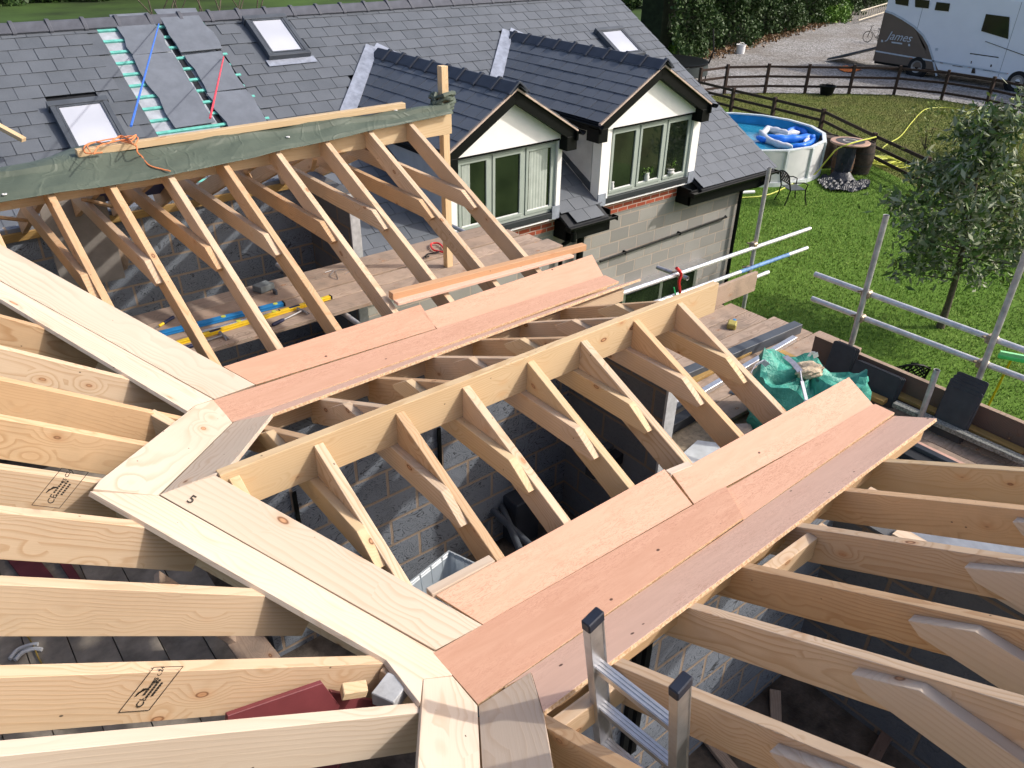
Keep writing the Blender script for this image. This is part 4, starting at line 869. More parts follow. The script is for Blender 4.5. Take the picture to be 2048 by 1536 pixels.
# loose slate sheets lying on the battens
def rsheet(x0,x1,y0,y1,lab,n,o0=.03):
    jag=random.Random(n); c=P((x0+x1)/2,(y0+y1)/2,o0); pts=[P(x0,y0,o0),P(x1,y0+.01,o0)]
    for k2 in range(1,5): pts.append(P(x1+jag.uniform(-.03,.03)-.0*k2,y0+(y1-y0)*k2/5,o0))
    pts+= [P(x1,y1,o0),P(x0,y1+jag.uniform(-.03,.03),o0)]
    for k2 in range(4,0,-1): pts.append(P(x0+jag.uniform(-.03,.03),y0+(y1-y0)*k2/5,o0))
    o=MB().prism(pts,rn*.012).build('slate_sheet',SHEET,bevel=.003,origin=tuple(c)); tag(o,lab,'slate','slate sheets laid loose on the bare battens')
rsheet(2.75,3.29,9.66,10.44,'loose slate sheet at the top left of the bare strip',1,.03)
rsheet(3.39,4.0,9.62,10.46,'loose slate sheet at the top right of the bare strip',2,.045)
rsheet(2.74,3.29,8.35,9.65,'longest loose slate sheet, lower left of the bare strip',3,.03)
rsheet(3.42,3.98,8.87,9.60,'loose slate sheet in the middle right of the bare strip',4,.03)
rsheet(3.40,3.97,8.2,8.85,'loose slate sheet lowest on the right of the bare strip',5,.03)
rope('bungee_cord',[onR(318,58)+rn*.08,Z(262,252,ZR+.12)],.009,BCORD,'blue bungee cord stretched from the tarpaulin up the bare strip','cord')
rope('bungee_cord',[onR(447,123)+rn*.08,Z(420,236,ZR+.12)],.009,RCORD,'red bungee cord stretched from the tarpaulin to a loose slate sheet','cord')
o=timber('timber_batten',onR(-10,285)+rn*.35,onR(58,322)+rn*.35,.07,.05,WOODD,None); tag(o,'short pine timber at the left edge above the tarpaulin end','timber batten')
k=N('blue_sheet',.5); k.col((.02,.035,.16)); BL=k.m
o=slab('blue_tarpaulin',[Vector((.85,4.3,.02)),Vector((1.75,4.3,.02)),Vector((1.6,5.0,-.35)),Vector((.9,4.9,-.3))],.01,(1,0,0),BL,None); tag(o,'dark blue tarpaulin scrap seen beneath the left far rafters','tarpaulin')
o=slab('blue_tarpaulin',[Vector((2.9,3.75,.34)),Vector((3.75,3.7,.36)),Vector((3.65,4.25,.02)),Vector((3.0,4.3,.0))],.01,(1,0,0),BL,None); tag(o,'dark blue tarpaulin scrap hanging behind the end of the far ridge','tarpaulin')
# ================================================================== flat roof and platform beyond the gable
FZ=-1.62
flat=thing('flat_roof','grey sheet covered flat roof with black kerb trims beside the timber frame','flat roof',(4.3,-1.5,FZ))
MB().box((3.46,-6,FZ-.15),(5.05,.0,FZ)).build('deck',GRP,flat,bevel=.004)
MB().box((3.46,0,FZ-.15),(5.05,1.3,FZ-.02)).build('screed',SAND,flat,bevel=.004,label='sandy screed patch of the flat roof')
MB().box((5.02,-6,FZ-.3),(5.14,.6,FZ+.06)).build('kerb_trim',DARKM,flat,bevel=.004); MB().box((5.14,-6,FZ-.3),(5.20,.55,FZ+.09)).build('kerb_trim',GREYP,flat,bevel=.004)
MB().box((5.20,-6,FZ-.02),(5.26,.5,FZ+.07)).build('kerb_edging',plain('pink_edge',(.55,.33,.26),.8,var=.2),flat)
sup=thing('platform_scaffold','scaffold platform with toe boards round the outer side of the flat roof','scaffold',(6,0,GZ))
for i in range(3): MB().box((5.262+.166*i,-6,FZ-.03),(5.422+.166*i,.62,FZ+.01)).build('platform_board',WOODG,sup,bevel=.002)
for i in range(8):
    y=.28+.235*i; MB().box((4.35+.02*(i%3),y,FZ+.02),(6.35+.05*(i%2)-.05*(i),y+.225,FZ+.06)).build('platform_board',WOODG,sup,bevel=.003)
a=X(1628,655,5.78);MB().box((5.76,-6.,FZ-.03),(5.80,.47,FZ+.30)).build('toe_board',WOODK,sup,bevel=.003,label='dark outer toe board on edge'); MB().box((5.757,-6,FZ+.300),(5.803,.468,FZ+.303)).build('toe_board_edge',WOODG,sup)
qa=Y(1358,690,1.75);qb=Y(1424,645,1.75);qc=Y(1541,584,1.75)
MB().box((4.75,1.72,FZ+.06),(6.62,1.76,FZ+.285)).build('toe_board',WOODG,sup,bevel=.003,label='upright weathered board at the far side of the platform')
MB().tube([(5.4,2.05,FZ-.02),(7.35,2.05,FZ-.02)],.024,12).build('transom',GALVL,sup,smooth=True)
def couple(par,c):
    m=MB(); c=Vector(c); m.obox(c,(.04,0,0),(0,.04,0),(0,0,.035)); m.tube([c+Vector((.03,.03,.0)),c+Vector((.075,.04,.0))],.010,6); m.tube([c+Vector((-.03,.03,.02)),c+Vector((-.06,.06,.02))],.010,6); m.build('coupler',RUST,par,bevel=.012)
def tubeo(name,a,b,mat,par,lab=None): 
    a=Vector(a);b=Vector(b); m=MB().tube([a,b],.0242,14,caps=False); d=(b-a).normalized()
    for p_,q_ in((a,d),(b,-d)): m.tube([p_,p_+q_*.002],[.0242,.019],14,caps=False)
    return m.build(name,mat,par,smooth=True,label=lab)
# outer guard rails
gs=thing('garden_scaffold','grey scaffold guard rails on two uprights along the lawn side','scaffold',(5.85,0,GZ))
XG=5.86
s1=X(1773,430,XG);s1b=X(1703,690,XG); s2=X(1973,700,XG)
tubeo('upright',(XG,s1.y,GZ),(XG,s1.y,s1.z),GALV,gs); tubeo('upright',(XG,s2.y-.02,GZ),(XG,s2.y-.02,1.2),GALV,gs)
for q0,q1,q2 in(((1630,548),(1728,578),(2048,700)),((1624,597),(1712,628),(2048,757))):
    a=X(*q0,XG+.05);b=X(*q2,XG+.05); d=b-a; o=tubeo('guard_rail',a,a+d*1.8,GALVL,gs)
    for s in(s1,s2):
        tt=(s.y-a.y)/d.y; couple(gs,(XG+.03,s.y,(a+d*tt).z))
sp_=X(1873,765,5.6); tubeo('short_upright',(5.52,sp_.y,FZ-.06),(5.52,sp_.y,X(1880,742,5.52).z),GALV,gs)
# inner guard rails by the house
hs=thing('house_scaffold','scaffold guard rails by the block wall, the lower tube blue painted','scaffold',(7.3,2.2,GZ))
YH=2.3
u=Y(1539,335,YH); ub=Y(1490,600,YH); tubeo('upright',(ub.x,YH,GZ),(u.x,YH,u.z),GALV,hs)
a=Y(1620,457,YH-.05);b=Y(1190,605,YH-.05); tubeo('guard_rail',a,a+(b-a)*1.12,WHITE if 0 else GALVL,hs)
c=Y(1614,496,YH-.05);d=Y(1430,562,YH-.05); e=lerp(c,d,.38)
bl=plain('blue_painted_tube',(.12,.24,.45),.5,var=.35,sc=18); 
tubeo('guard_rail',c,lerp(c,d,.22),GALVL,hs); tubeo('guard_rail',lerp(c,d,.22),lerp(c,d,.75),bl,hs); tubeo('guard_rail',lerp(c,d,.75),c+(d-c)*2.2,GALVL,hs)
for q in((1507,490),(1497,538),(1358,548)): couple(hs,Y(*q,YH-.03))
a_=Y(1375,560,YH); tubeo('putlog',a_+Vector((0,.0,.02)),a_+Vector((.0,.45,.0)),GALV,hs)
s=Y(1200,590,YH-.3); tubeo('upright',(s.x,YH-.3,-1.6),(s.x,YH-.3,s.z+.02),GALV,hs)
rope('cable_tie',[Y(x,y,YH-.1) for x,y in((1353,536),(1362,548),(1358,565),(1360,590),(1352,605))],.018,RED,'red strap hanging from the upper rail by the house','strap')
rope('cable_tie',[Y(x,y,YH-.12) for x,y in((1348,575),(1352,590),(1362,588),(1370,600))],.008,plain('green_cord',(.03,.5,.15),.6),'short green cord dangling beside the red strap','cord')
# things on the platform
def pbeam(name,q0,q1,z,w,d,mat,lab,cat,group=None):
    o=timber(name,Z(*q0,z),Z(*q1,z),w,d,mat,None); tag(o,lab,cat,group); return o
pbeam('trim_length',(1362,745),(1597,645),FZ+.16,.10,.10,GREYP,'dark grey box trim length nearest the lawn end of the platform','trim','lengths lying on the platform')
pbeam('trim_length',(1380,795),(1590,672),FZ+.12,.055,.05,ALU,'bright edged trim length beside the ochre boards','trim','lengths lying on the platform')
pbeam('weathered_board',(1352,772),(1555,668),FZ+.10,.10,.03,WOODY,'thin weathered board between the two trims','board','lengths lying on the platform')
pbeam('trim_length',(1180,935),(1420,800),FZ+.10,.09,.09,DARKM,'black trim length ending under the near rafters','trim','lengths lying on the platform')
pbeam('trim_length',(1190,905),(1400,780),FZ+.12,.07,.03,GREYP,'flat grey trim length under the near rafters','trim','lengths lying on the platform')
pbeam('ochre_batten',(1556,698),(1640,742),FZ+.07,.07,.03,WOODY,'ochre batten beyond the green bag','timber batten')
pbeam('ochre_batten',(1700,745),(1763,772),FZ+.13,.07,.03,WOODY,'short ochre batten below the first slate stack','timber batten')
pbeam('ochre_batten',(1704,770),(1772,800),FZ+.10,.08,.04,WOODY,'thick ochre batten with a dark sawn end','timber batten')
pbeam('ochre_batten',(1780,778),(2048,902),FZ+.13,.085,.03,WOODY,'longest ochre batten beside the toe board','timber batten')
pbeam('speckled_board',(1790,803),(2060,922),FZ+.13,.075,.04,plain('speckled_chip',(.22,.22,.2),.9,var=.7,sc=70),'speckled grey board along the kerb of the flat roof','board')
o=MB().box((0,0,0),(.0,0,0)) if 0 else None
c=Z(1463,655,FZ+.06); r=thing('tape_measure','small yellow and navy tape measure on the platform boards','tape measure',tuple(c)); MB().obox(c+Vector((0,0,.03)),(.05,.03,0),(-.02,.04,0),(0,0,.03)).build('case',plain('khaki_case',(.35,.3,.08),.5),r,bevel=.01); MB().obox(c+Vector((.07,.03,.03)),(.035,.02,0),(-.008,.014,0),(0,0,.02)).build('grip',BLUE,r,bevel=.006)
# stacks of slates leaning on the toe board
def stack(y0,y1,hh,n,lean,lab,x=5.74):
    r=thing('slate_stack',lab,'slates',(x-.1,(y0+y1)/2,FZ-.06),'stacks of dark slates leaning on the toe board')
    for i in range(n):
        xx=x-.02-.011*i; dz=-.03*i*(n>3); j=.012*((i*7)%3-1)
        m=MB().prism([(xx-lean,y0+j,FZ+.012),(xx-lean,y1+j,FZ+.012),(xx,y1+j,FZ+.012+hh+dz-.012),(xx,y1+j-.015,FZ+.012+hh+dz),(xx,y0+j+.015,FZ+.012+hh+dz),(xx,y0+j,FZ+.012+hh+dz-.012)],(-.008,0,0)); m.build('slate',SLATES,r,bevel=.002)
yq=lambda x,y:X(x,y,5.66).y
stack(yq(1712,700),yq(1665,690),.36,3,.07,'squarish slate stack nearest the left end of the toe board')
stack(yq(1800,770),yq(1712,715),.27,3,.07,'wide low slate stack in the middle of the toe board')
stack(yq(1958,800),yq(1890,790),.52,5,.10,'tall slate stack beyond the short steel upright',5.74)
# green bulk bag
def bag():
    c=Z(1610,800,FZ+.0); c=Vector((4.72,-.12,FZ)); r=thing('bulk_bag','green woven bulk bag with wool spilling from its open top','bulk bag',tuple(c))
    rr=np.random.default_rng(4); n=44; lv=14; vs=[];fs=[]
    ex=Vector((.24,-.345,0)); ey=Vector((.24,.17,0))
    for j in range(lv+1):
        s=j/lv
        for i in range(n):
            th=2*math.pi*i/n; cx,sx=math.cos(th),math.sin(th); q=max(abs(cx),abs(sx))**.75
            k2=(.86+.16*math.sin(s*2.6))*(1+.05*math.sin(th*7+s*5)+.04*math.sin(th*13-s*11)+.02*rr.normal())
            z=.50*s+(.08*math.cos(th*2+1)+.05*math.sin(th*5))*s**3
            p=c+ex*(cx/q)*k2+ey*(sx/q)*k2+Vector((0,0,z)); vs.append(p)
    top=[]
    for j,(kk2,dz) in enumerate(((.93,.05),(.8,.02),(.62,-.03),(.3,.0),(.0,.02))):
        for i in range(n):
            th=2*math.pi*i/n; cx,sx=math.cos(th),math.sin(th); q=max(abs(cx),abs(sx))**.6
            z=.50+(.07*math.cos(th*2+1)+.05*math.sin(th*5))*kk2+dz+.03*math.sin(th*9+j*2); vs.append(c+ex*(cx/q)*kk2+ey*(sx/q)*kk2+Vector((0,0,z)))
    R=lv+1+5
    for j in range(R-1):
        for i in range(n): i2=(i+1)%n; fs.append((j*n+i,j*n+i2,(j+1)*n+i2,(j+1)*n+i))
    MB().add(vs,fs).build('sack',BAG,r,smooth=True)
    w0=c+Vector((.02,.05,.55)); pts=RNG.normal(size=(500,3))*np.array((.085,.085,.03))+np.array(w0)
    bm=bmesh.new(); bmesh.ops.create_icosphere(bm,subdivisions=4,radius=1)
    for v in bm.verts:
        nz=1+.12*math.sin(v.co.x*6+v.co.y*5)+.07*math.sin(v.co.y*11+v.co.z*9)+rr.normal()*.018; v.co=Vector((v.co.x*.12*nz,v.co.y*.10*nz,v.co.z*.05*nz))+w0-c
    me=bpy.data.meshes.new('wool'); bm.to_mesh(me); bm.free(); link('wool',me,WOOL,r,Matrix.Translation(c))
    ST=plain('grey_webbing',(.42,.43,.50),.7,var=.2,sc=30)
    m=MB()
    def strap_(pts,wd=.028):
        for a,b in zip(pts[:-1],pts[1:]):
            a=Vector(a);b=Vector(b); s=(b-a).cross(Vector((.3,.9,.5))).normalized()*wd; m.prism([a-s,b-s,b+s,a+s],(b-a).cross(s).normalized()*.005)
    q=lambda x,y,zz:Z(x,y,zz)
    strap_([q(1570,712,-.93),q(1586,725,-.9),q(1600,742,-.90),q(1603,762,-.95),q(1612,800,-1.05),q(1612,850,-1.3)],.02); m.build('webbing_strap',ST,r)
    m=MB(); strap_([q(1500,748,-1.0),q(1510,730,-.96),q(1525,722,-.95),q(1535,730,-1.02)],.022); m.build('lifting_loop',ST,r); m=MB(); strap_([q(1617,712,-.95),q(1622,705,-.92),q(1630,706,-.92),q(1632,714,-.97)],.02); m.build('lifting_loop',WHITE,r)
bag()
stone('rock',Z(1480,868,FZ+.08),(.13,.10,.09),plain('pale_rock',(.36,.29,.24),.9,var=.3,sc=12,bump=.02),'pale broken lump on the screed beside the green bag','stone',5)
r=thing('plastic_bottle','clear blue tinted water bottle lying under the near rafters','bottle',tuple(Z(1472,785,FZ)))
a=Z(1466,790,FZ+.05);b=Z(1480,775,FZ+.05); MB().tube([a,lerp(a,b,.8),b],[.04,.04,.016],12).build('body',plain('blue_clear_plastic',(.35,.48,.62),.1,spec=.7),r,smooth=True)
o=slab('plastic_sheet',[Z(1345,925,FZ+.02),Z(1395,880,FZ+.02),Z(1470,890,FZ+.02),Z(1440,935,FZ+.02)],.01,(1,0,0),plain('pale_sheet',(.5,.52,.52),.3,var=.15,sc=8),None); tag(o,'pale plastic sheet lying on the screed beneath the rafters','sheet')
for i,(x,y,s,mt) in enumerate(((1315,800,.035,WHITE),(1322,806,.03,PIERM),(1335,797,.03,WHITE),(1345,792,.045,DARKM),(1310,790,.05,plain('mossy',(.10,.09,.02),.9,var=.5,sc=20)),(1300,812,.03,PIERM),(1350,803,.035,plain('foil',(.6,.6,.6),.3,metal=.6)))):
    stone('rubble',Z(x,y,FZ+.12),(s*1.4,s,s*.7),mt,['white crumpled scrap','grey chip','second white scrap','dark lump','mossy brown lump','grey flake','silver foil scrap'][i]+' in the debris pile between the trims','debris',i+9,1)
# ================================================================== garden
def gp(x,y): return Z(x,y,GZ)
# round pool
def pool():
    c=Vector((21.7,12.75,GZ)); R=2.58; H=1.06; r=thing('swimming_pool','round above ground pool with white steel wall and blue liner','swimming pool',tuple(c)); n=16
    def ring(rad,z,off=0): return [c+Vector((rad*math.cos(2*math.pi*(i+off)/n),rad*math.sin(2*math.pi*(i+off)/n),z)) for i in range(n)]
    sg=96
    MB().lathe(c,[(R-.03,0),(R-.03,H),(R-.045,H),(R-.045,.02)],sg).build('wall',plain('white_pool_steel',(.66,.67,.66),.4,var=.06,sc=2),r,smooth=True)
    MB().lathe(c,[(R-.06,H-.02),(R-.08,.05),(0,.05)],sg).build('liner',plain('blue_liner',(.03,.30,.62),.4,var=.25,sc=1.5),r,smooth=True)
    k=N('pool_water',.05,.5); n1=k.noise(k.co(),1.2,4,.6); k.b.inputs['Transmission Weight'].default_value=.35; k.col(k.ramp(n1,[(.35,(.03,.30,.50)),(.7,(.06,.42,.62))])); k.bump(k.noise(k.co(),5,3),.25,.03)
    MB().lathe(c,[(R-.07,H*.72),(0,H*.72)],sg).build('water',k.m,r,fix=False)
    A=ring(R+.02,H);B=ring(R-.10,H)
    for i in range(n):
        j=(i+1)%n; MB().prism([A[i]+Vector((0,0,-.015)),A[j]+Vector((0,0,-.015)),B[j]+Vector((0,0,-.015)),B[i]+Vector((0,0,-.015))],(0,0,.045)).build('rim_segment',plain('rim_white',(.62,.66,.67),.35) if i==0 else bpy.data.materials['rim_white'],r)
        p=c+Vector((math.cos(2*math.pi*i/n),math.sin(2*math.pi*i/n),0))*(R-.0); t_=Vector((-math.sin(2*math.pi*i/n),math.cos(2*math.pi*i/n),0)); o_=(p-c).normalized()
        MB().prism([p-t_*.055-o_*.02,p+t_*.055-o_*.02,p+t_*.035+o_*.035,p-t_*.035+o_*.035],(0,0,H-.015)).build('upright_post',bpy.data.materials['rim_white'],r)
    MB().lathe(c,[(R-.03,0),(R+.03,0),(R+.03,.13),(R-.03,.13)],64).build('bottom_rail',bpy.data.materials['rim_white'],r,smooth=True)
    # inflatable
    zc=H*.72+GZ+.1; q=lambda x,y:Z(x,y,zc)
    rf=thing('inflatable_lounger','blue and white inflatable lounger floating in the round pool','inflatable',tuple(q(1580,272))); BI=plain('blue_vinyl',(.03,.20,.78),.3,var=.1); WI=plain('white_vinyl',(.62,.64,.68),.3,var=.15,sc=6)
    def tb_(nm,pts,rad,mt): 
        P_=[q(x,y) for x,y in pts]; out=[]
        for i in range(len(P_)-1):
            for s in range(4): out.append(lerp(P_[i],P_[i+1],s/4))
        out.append(P_[-1]); rr=[rad*.8*(1+.12*math.sin(i*1.9))*min(1,.45+.3*min(i,len(out)-1-i)) for i in range(len(out))]; MB().tube(out,rr,10).build(nm,mt,rf,smooth=True)
    tb_('side_tube',[(1520,262),(1535,280),(1560,290),(1585,294)],.13,WI); tb_('back_tube',[(1524,268),(1535,258),(1555,262),(1575,268),(1598,265)],.14,WI)
    tb_('centre_tube',[(1530,275),(1560,279),(1590,278),(1620,276),(1630,280)],.17,BI); tb_('head_tube',[(1575,262),(1590,258),(1606,262),(1612,268)],.13,BI); tb_('foot_tube',[(1585,292),(1605,292),(1622,286),(1630,279)],.12,BI); tb_('pillow',[(1608,284),(1618,277),(1630,272)],.09,WI); tb_('arm_tube',[(1514,274),(1524,279),(1534,281)],.11,BI); tb_('mesh_seat',[(1550,270),(1575,276),(1598,272)],.10,WI)
pool()
# barrels and cable drum top
def barrel(c,hh,rr_,lab,mat,tilt=0):
    r=thing('wooden_barrel',lab,'barrel',tuple(c),'old barrels under the round drum top'); c=Vector(c)
    pr=[(0,0),(rr_*.82,0)]+[(rr_*(.82+.18*math.sin(math.pi*s)),hh*s) for s in(.1,.25,.4,.5,.6,.75,.9)]+[(rr_*.82,hh),(rr_*.75,hh),(rr_*.75,hh-.03),(0,hh-.03)]
    MB().lathe(c,pr,28).build('staves',mat,r,smooth=True)
    for s in(.06,.3,.7,.94): q=rr_*(.82+.18*math.sin(math.pi*s))+.006; MB().lathe(c,[(q-.004,hh*s-.025),(q,hh*s-.025),(q,hh*s+.025),(q-.004,hh*s+.025)],28).build('hoop',plain('hoop_iron',(.05,.045,.04),.6) if 'hoop_iron' not in bpy.data.materials else bpy.data.materials['hoop_iron'],r,smooth=True)
BW=plain('dark_barrel_oak',(.06,.045,.035),.75,var=.4,sc=12); BW2=plain('rusty_barrel_oak',(.12,.068,.042),.75,var=.35,sc=10)
b1=gp(1688,360); b2=gp(1722,352); b3=gp(1656,340)
barrel(b1+Vector((.15,.25,0)),.98,.33,'rusty brown barrel draped with black sheeting, nearest the chair',BW2)
barrel(b2+Vector((.25,.25,0)),.98,.36,'dark barrel at the right under the drum top',BW)
barrel(b3+Vector((.3,.35,0)),.98,.37,'dark banded barrel next to the pool wall',BW)
ct=(b1+b2+b3)/3+Vector((.45,.45,1.06)); tp=Z(1700,286,GZ+1.02); ct=tp
r=thing('cable_drum_top','round pinkish drum top with dark centre resting on the barrels','table top',tuple(ct))
MB().lathe(ct,[(0,0),(.58,0),(.60,.02),(.60,.04),(.58,.06),(0,.06)],48).build('disc',plain('pink_drum_board',(.42,.27,.20),.7,var=.1),r,smooth=True)
MB().lathe(ct,[(0,.062),(.43,.062),(.43,.067),(0,.067)],48).build('dark_centre',plain('drum_dark',(.06,.055,.055),.6,var=.3),r); MB().lathe(ct,[(.18,.069),(.23,.069),(.23,.074),(.18,.074)],48).build('ring_mark',plain('drum_ring',(.45,.42,.38),.6),r)
MB().lathe(ct,[(.2,0),(.2,-.9),(0,-.9)],20).build('drum_core',BW,r)
def crumple(name,poly,zf,mat,label,cat,amp=.09,n=46,res=None):
    P_=np.array([(p.x,p.y) for p in poly]); mn=P_.min(0);mx=P_.max(0); vs=[];fs=[];rr=np.random.default_rng(8); idx={}
    for i in range(n+1):
        for j in range(n+1):
            x=mn[0]+(mx[0]-mn[0])*i/n;y=mn[1]+(mx[1]-mn[1])*j/n
            if inpoly(np.array([[x,y]]),P_)[0]: idx[(i,j)]=len(vs); vs.append((x,y,zf+.02+amp*abs(math.sin(x*11+2*math.sin(y*7))*math.sin(y*13+x*5))+rr.uniform(0,amp*.12)))
    for (i,j),a in idx.items():
        if (i+1,j) in idx and (i,j+1) in idx and (i+1,j+1) in idx: fs.append((a,idx[(i+1,j)],idx[(i+1,j+1)],idx[(i,j+1)]))
    o=MB().add(vs,fs).build(name,mat,fix=False,smooth=False,origin=(mn[0],mn[1],zf)); tag(o,label,cat); return o
crumple('plastic_sheeting',[gp(x,y) for x,y in((1632,366),(1645,378),(1662,386),(1705,386),(1738,380),(1742,364),(1700,362),(1670,358),(1645,350))],GZ,POLY,'crumpled black plastic sheeting on the grass before the barrels','sheeting')
# drape over the rusty barrel
bc=b1+Vector((.15,.25,0)); vs=[];fs=[]
for j in range(9):
    for i in range(9):
        th=math.radians(170+i*12); rad=.345+.02*math.sin(i*2.3+j)+(.25*max(0,j-6)/2); vs.append(bc+Vector((rad*math.cos(th),rad*math.sin(th),max(.03,1.0-.125*j+.02*math.sin(i*3)))))
for j in range(8):
    for i in range(8): a=j*9+i; fs.append((a,a+1,a+10,a+9))
o=MB().add(vs,fs).build('plastic_sheeting',POLY,smooth=True,origin=tuple(bc)); tag(o,'black plastic hanging down the side of the rusty barrel','sheeting')
# garden chairs
def chair(c,yaw,lab):
    r=thing('garden_chair',lab,'garden chair',tuple(c),'black lattice backed garden chairs'); m_=BLACKP; R_=Matrix.Rotation(yaw,3,'Z'); L=lambda x,y,z:Vector(c)+R_@Vector((x,y,z))
    w=.27; MB().prism([L(-w,-.24,.43),L(w,-.24,.43),L(w*.95,.22,.43),L(-w*.95,.22,.43)],(0,0,.018)).build('seat',plain('grey_black_metal',(.06,.07,.07),.4),r,bevel=.004)
    for s in(-1,1):
        MB().tube([L(s*w,-.24,.43),L(s*(w+.02),-.27,.2),L(s*(w+.06),-.33,0)],.019,8).build('leg',m_,r,smooth=True)
        MB().tube([L(s*w,.22,.45),L(s*(w),.27,.2),L(s*(w+.03),.34,0)],.019,8).build('leg',m_,r,smooth=True)
        MB().tube([L(s*w,-.24,.43),L(s*(w+.04),-.26,.60),L(s*(w+.05),-.12,.66),L(s*(w+.03),.20,.66)],.017,8).build('armrest',m_,r,smooth=True)
    m=MB(); bp=lambda u,v:L(u,.23+.13*(v-.45)/.45,v)
    m.tube([bp(-w,.44),bp(-w,.84),bp(-w*.5,.90),bp(0,.92),bp(w*.5,.90),bp(w,.84),bp(w,.44)],.02,8); m.tube([bp(-w,.60),bp(w,.60)],.011,6); m.build('back_frame',m_,r,smooth=True)
    m=MB()
    for k2 in range(-5,6):
        for s in(-1,1):
            a=(k2*.1,.60);b=(k2*.1+s*.28,.88); 
            def cl(a,b):
                dx=b[0]-a[0]; t0,t1=0,1
                for lim,sg in((w,1),(-w,-1)):
                    fa=sg*(a[0]-lim);fb=sg*(b[0]-lim)
                    if fa>0 and fb>0:return None
                    if fa>0:t0=max(t0,fa/(fa-fb))
                    if fb>0:t1=min(t1,fa/(fa-fb))
                return None if t0>=t1 else ((a[0]+dx*t0,a[1]+(b[1]-a[1])*t0),(a[0]+dx*t1,a[1]+(b[1]-a[1])*t1))
            q=cl(a,b)
            if q: m.tube([bp(*q[0]),bp(*q[1])],.013,5)
    m.build('lattice_back',m_,r)
chair(gp(1580,405)+Vector((0,0,0)),math.radians(62),'black metal garden chair on the grass before the round pool')
_p=Z(1830,729,GZ+.92)
chair(Vector((_p.x+.23,_p.y+.28,GZ)),math.radians(140.8),'black metal garden chair of which only the lattice back shows above the toe board')
# fences
def fence(name,pts,hh,lab,rails,post=.13,gap=None,label2=None):
    r=thing(name,lab,'fence',(pts[0].x,pts[0].y,GZ))
    for i,p_ in enumerate(pts):
        d=(pts[min(i+1,len(pts)-1)]-pts[max(i-1,0)]).normalized(); s=Vector((-d.y,d.x,0)); MB().obox(Vector((p_.x,p_.y,GZ+hh/2)),d*post*.45,s*post*.5,(0,0,hh/2)).build('post',FENCE,r,bevel=.008)
        if i<len(pts)-1:
            q=pts[i+1]
            for zz in rails:
                a=Vector((p_.x,p_.y,GZ+zz));b=Vector((q.x,q.y,GZ+zz)); e=(b-a).normalized(); m=MB(); m.obox((a+b)/2-Vector((-e.y,e.x,0))*(-.05),e*((b-a).length/2),Vector((-e.y,e.x,0))*.02,(0,0,.05)); m.build('rail',FENCE,r,bevel=.004)
fp=F1[:1]+F1[1:]
fence('curved_rail_fence',fp,1.28,'curved dark post and rail fence along the gravel drive',(.30,.72,1.14))
f2=[gp(x,y) for x,y in((1380,207),(1460,229),(1541,250),(1636,276),(1735,330),(1838,384),(1955,450),(2075,525))]
fence('straight_rail_fence',f2,1.05,'straighter dark rail fence behind the pool and barrels',(.30,.62,.93))
# hose
rope('garden_hose',[gp(1385,417)+Vector((0,0,.03)),gp(1450,400)+Vector((0,0,.03)),gp(1530,393)+Vector((0,0,.03)),gp(1583,372)+Vector((0,0,.05)),gp(1625,358)+Vector((0,0,.12)),Z(1650,325,GZ+.5),Z(1672,300,GZ+.95),Z(1690,291,GZ+1.2),Z(1715,283,GZ+1.22),Z(1752,274,GZ+1.05)],.022,HOSE,'yellow hose running over the drum top and across the lawn','hose')
rope('garden_hose',[gp(x,y)+Vector((0,0,.04)) for x,y in((1757,305),(1775,290),(1800,275),(1822,248),(1840,228),(1856,219),(1890,217),(1925,221),(1965,225))],.022,HOSE,'yellow hose snaking over the paddock grass','hose')
lp=[]
for i in range(60):
    th=i*.9; cx=gp(1775,328); lp.append(cx+Vector((.85*math.cos(th)*(.6+.4*math.sin(i*.37)),.75*math.sin(th)*(.6+.4*math.cos(i*.51)),.05+.02*(i%5))))
rope('garden_hose',lp,.02,HOSE,'tangled heap of yellow hose behind the rail fence','hose')
a=gp(1475,389)+Vector((0,0,.05));b=gp(1508,387)+Vector((0,0,.05)); o=MB().tube([a,b],.05,12).build('white_pipe',WHITE,smooth=True); tag(o,'short white pipe on the grass by the downpipe','pipe')
def bucket(c,r0,r1,hh,mat,lab):
    r=thing('bucket',lab,'bucket',tuple(c)); MB().lathe(c,[(0,0),(r0,0),(r1,hh),(r1+.02,hh),(r1+.02,hh-.03),(r1-.02,hh-.01),(r0,.03),(0,.03)],24).build('body',mat,r,smooth=True)
    c=Vector(c); MB().tube([c+Vector((r1*math.cos(a),r1*.2*0,hh+.10*math.sin(a))) for a in np.linspace(0,math.pi,9)],.012,6).build('handle',mat,r,smooth=True)
bucket(gp(1652,190),.26,.36,.42,BLACKP,'black rubber bucket at the foot of the curved fence'); bucket(gp(1480,107),.24,.27,.5,WHITE,'small white tub on the gravel by the hedge')
# green broom standing on the lawn
a=Z(1978,808,GZ);top=Z(2022,715,GZ+1.2); r=thing('broom','yellow handled broom with a bright green head standing upside down','broom',(a.x,a.y,GZ)); hb_=Z(2022,720,GZ+1.55); ft=Z(1975,815,GZ+.35); MB().tube([ft,hb_],.018,8).build('handle',YEL,r); MB().obox(hb_+Vector((0,0,.03)),(.08,-.16,0),(.03,.015,0),(0,0,.03)).build('head',plain('bright_green_plastic',(.12,.7,.2),.4),r,bevel=.01); MB().obox(hb_+Vector((0,0,.08)),(.075,-.15,0),(.022,.01,0),(0,0,.03)).build('bristles',plain('pale_green',(.3,.75,.35),.7),r)
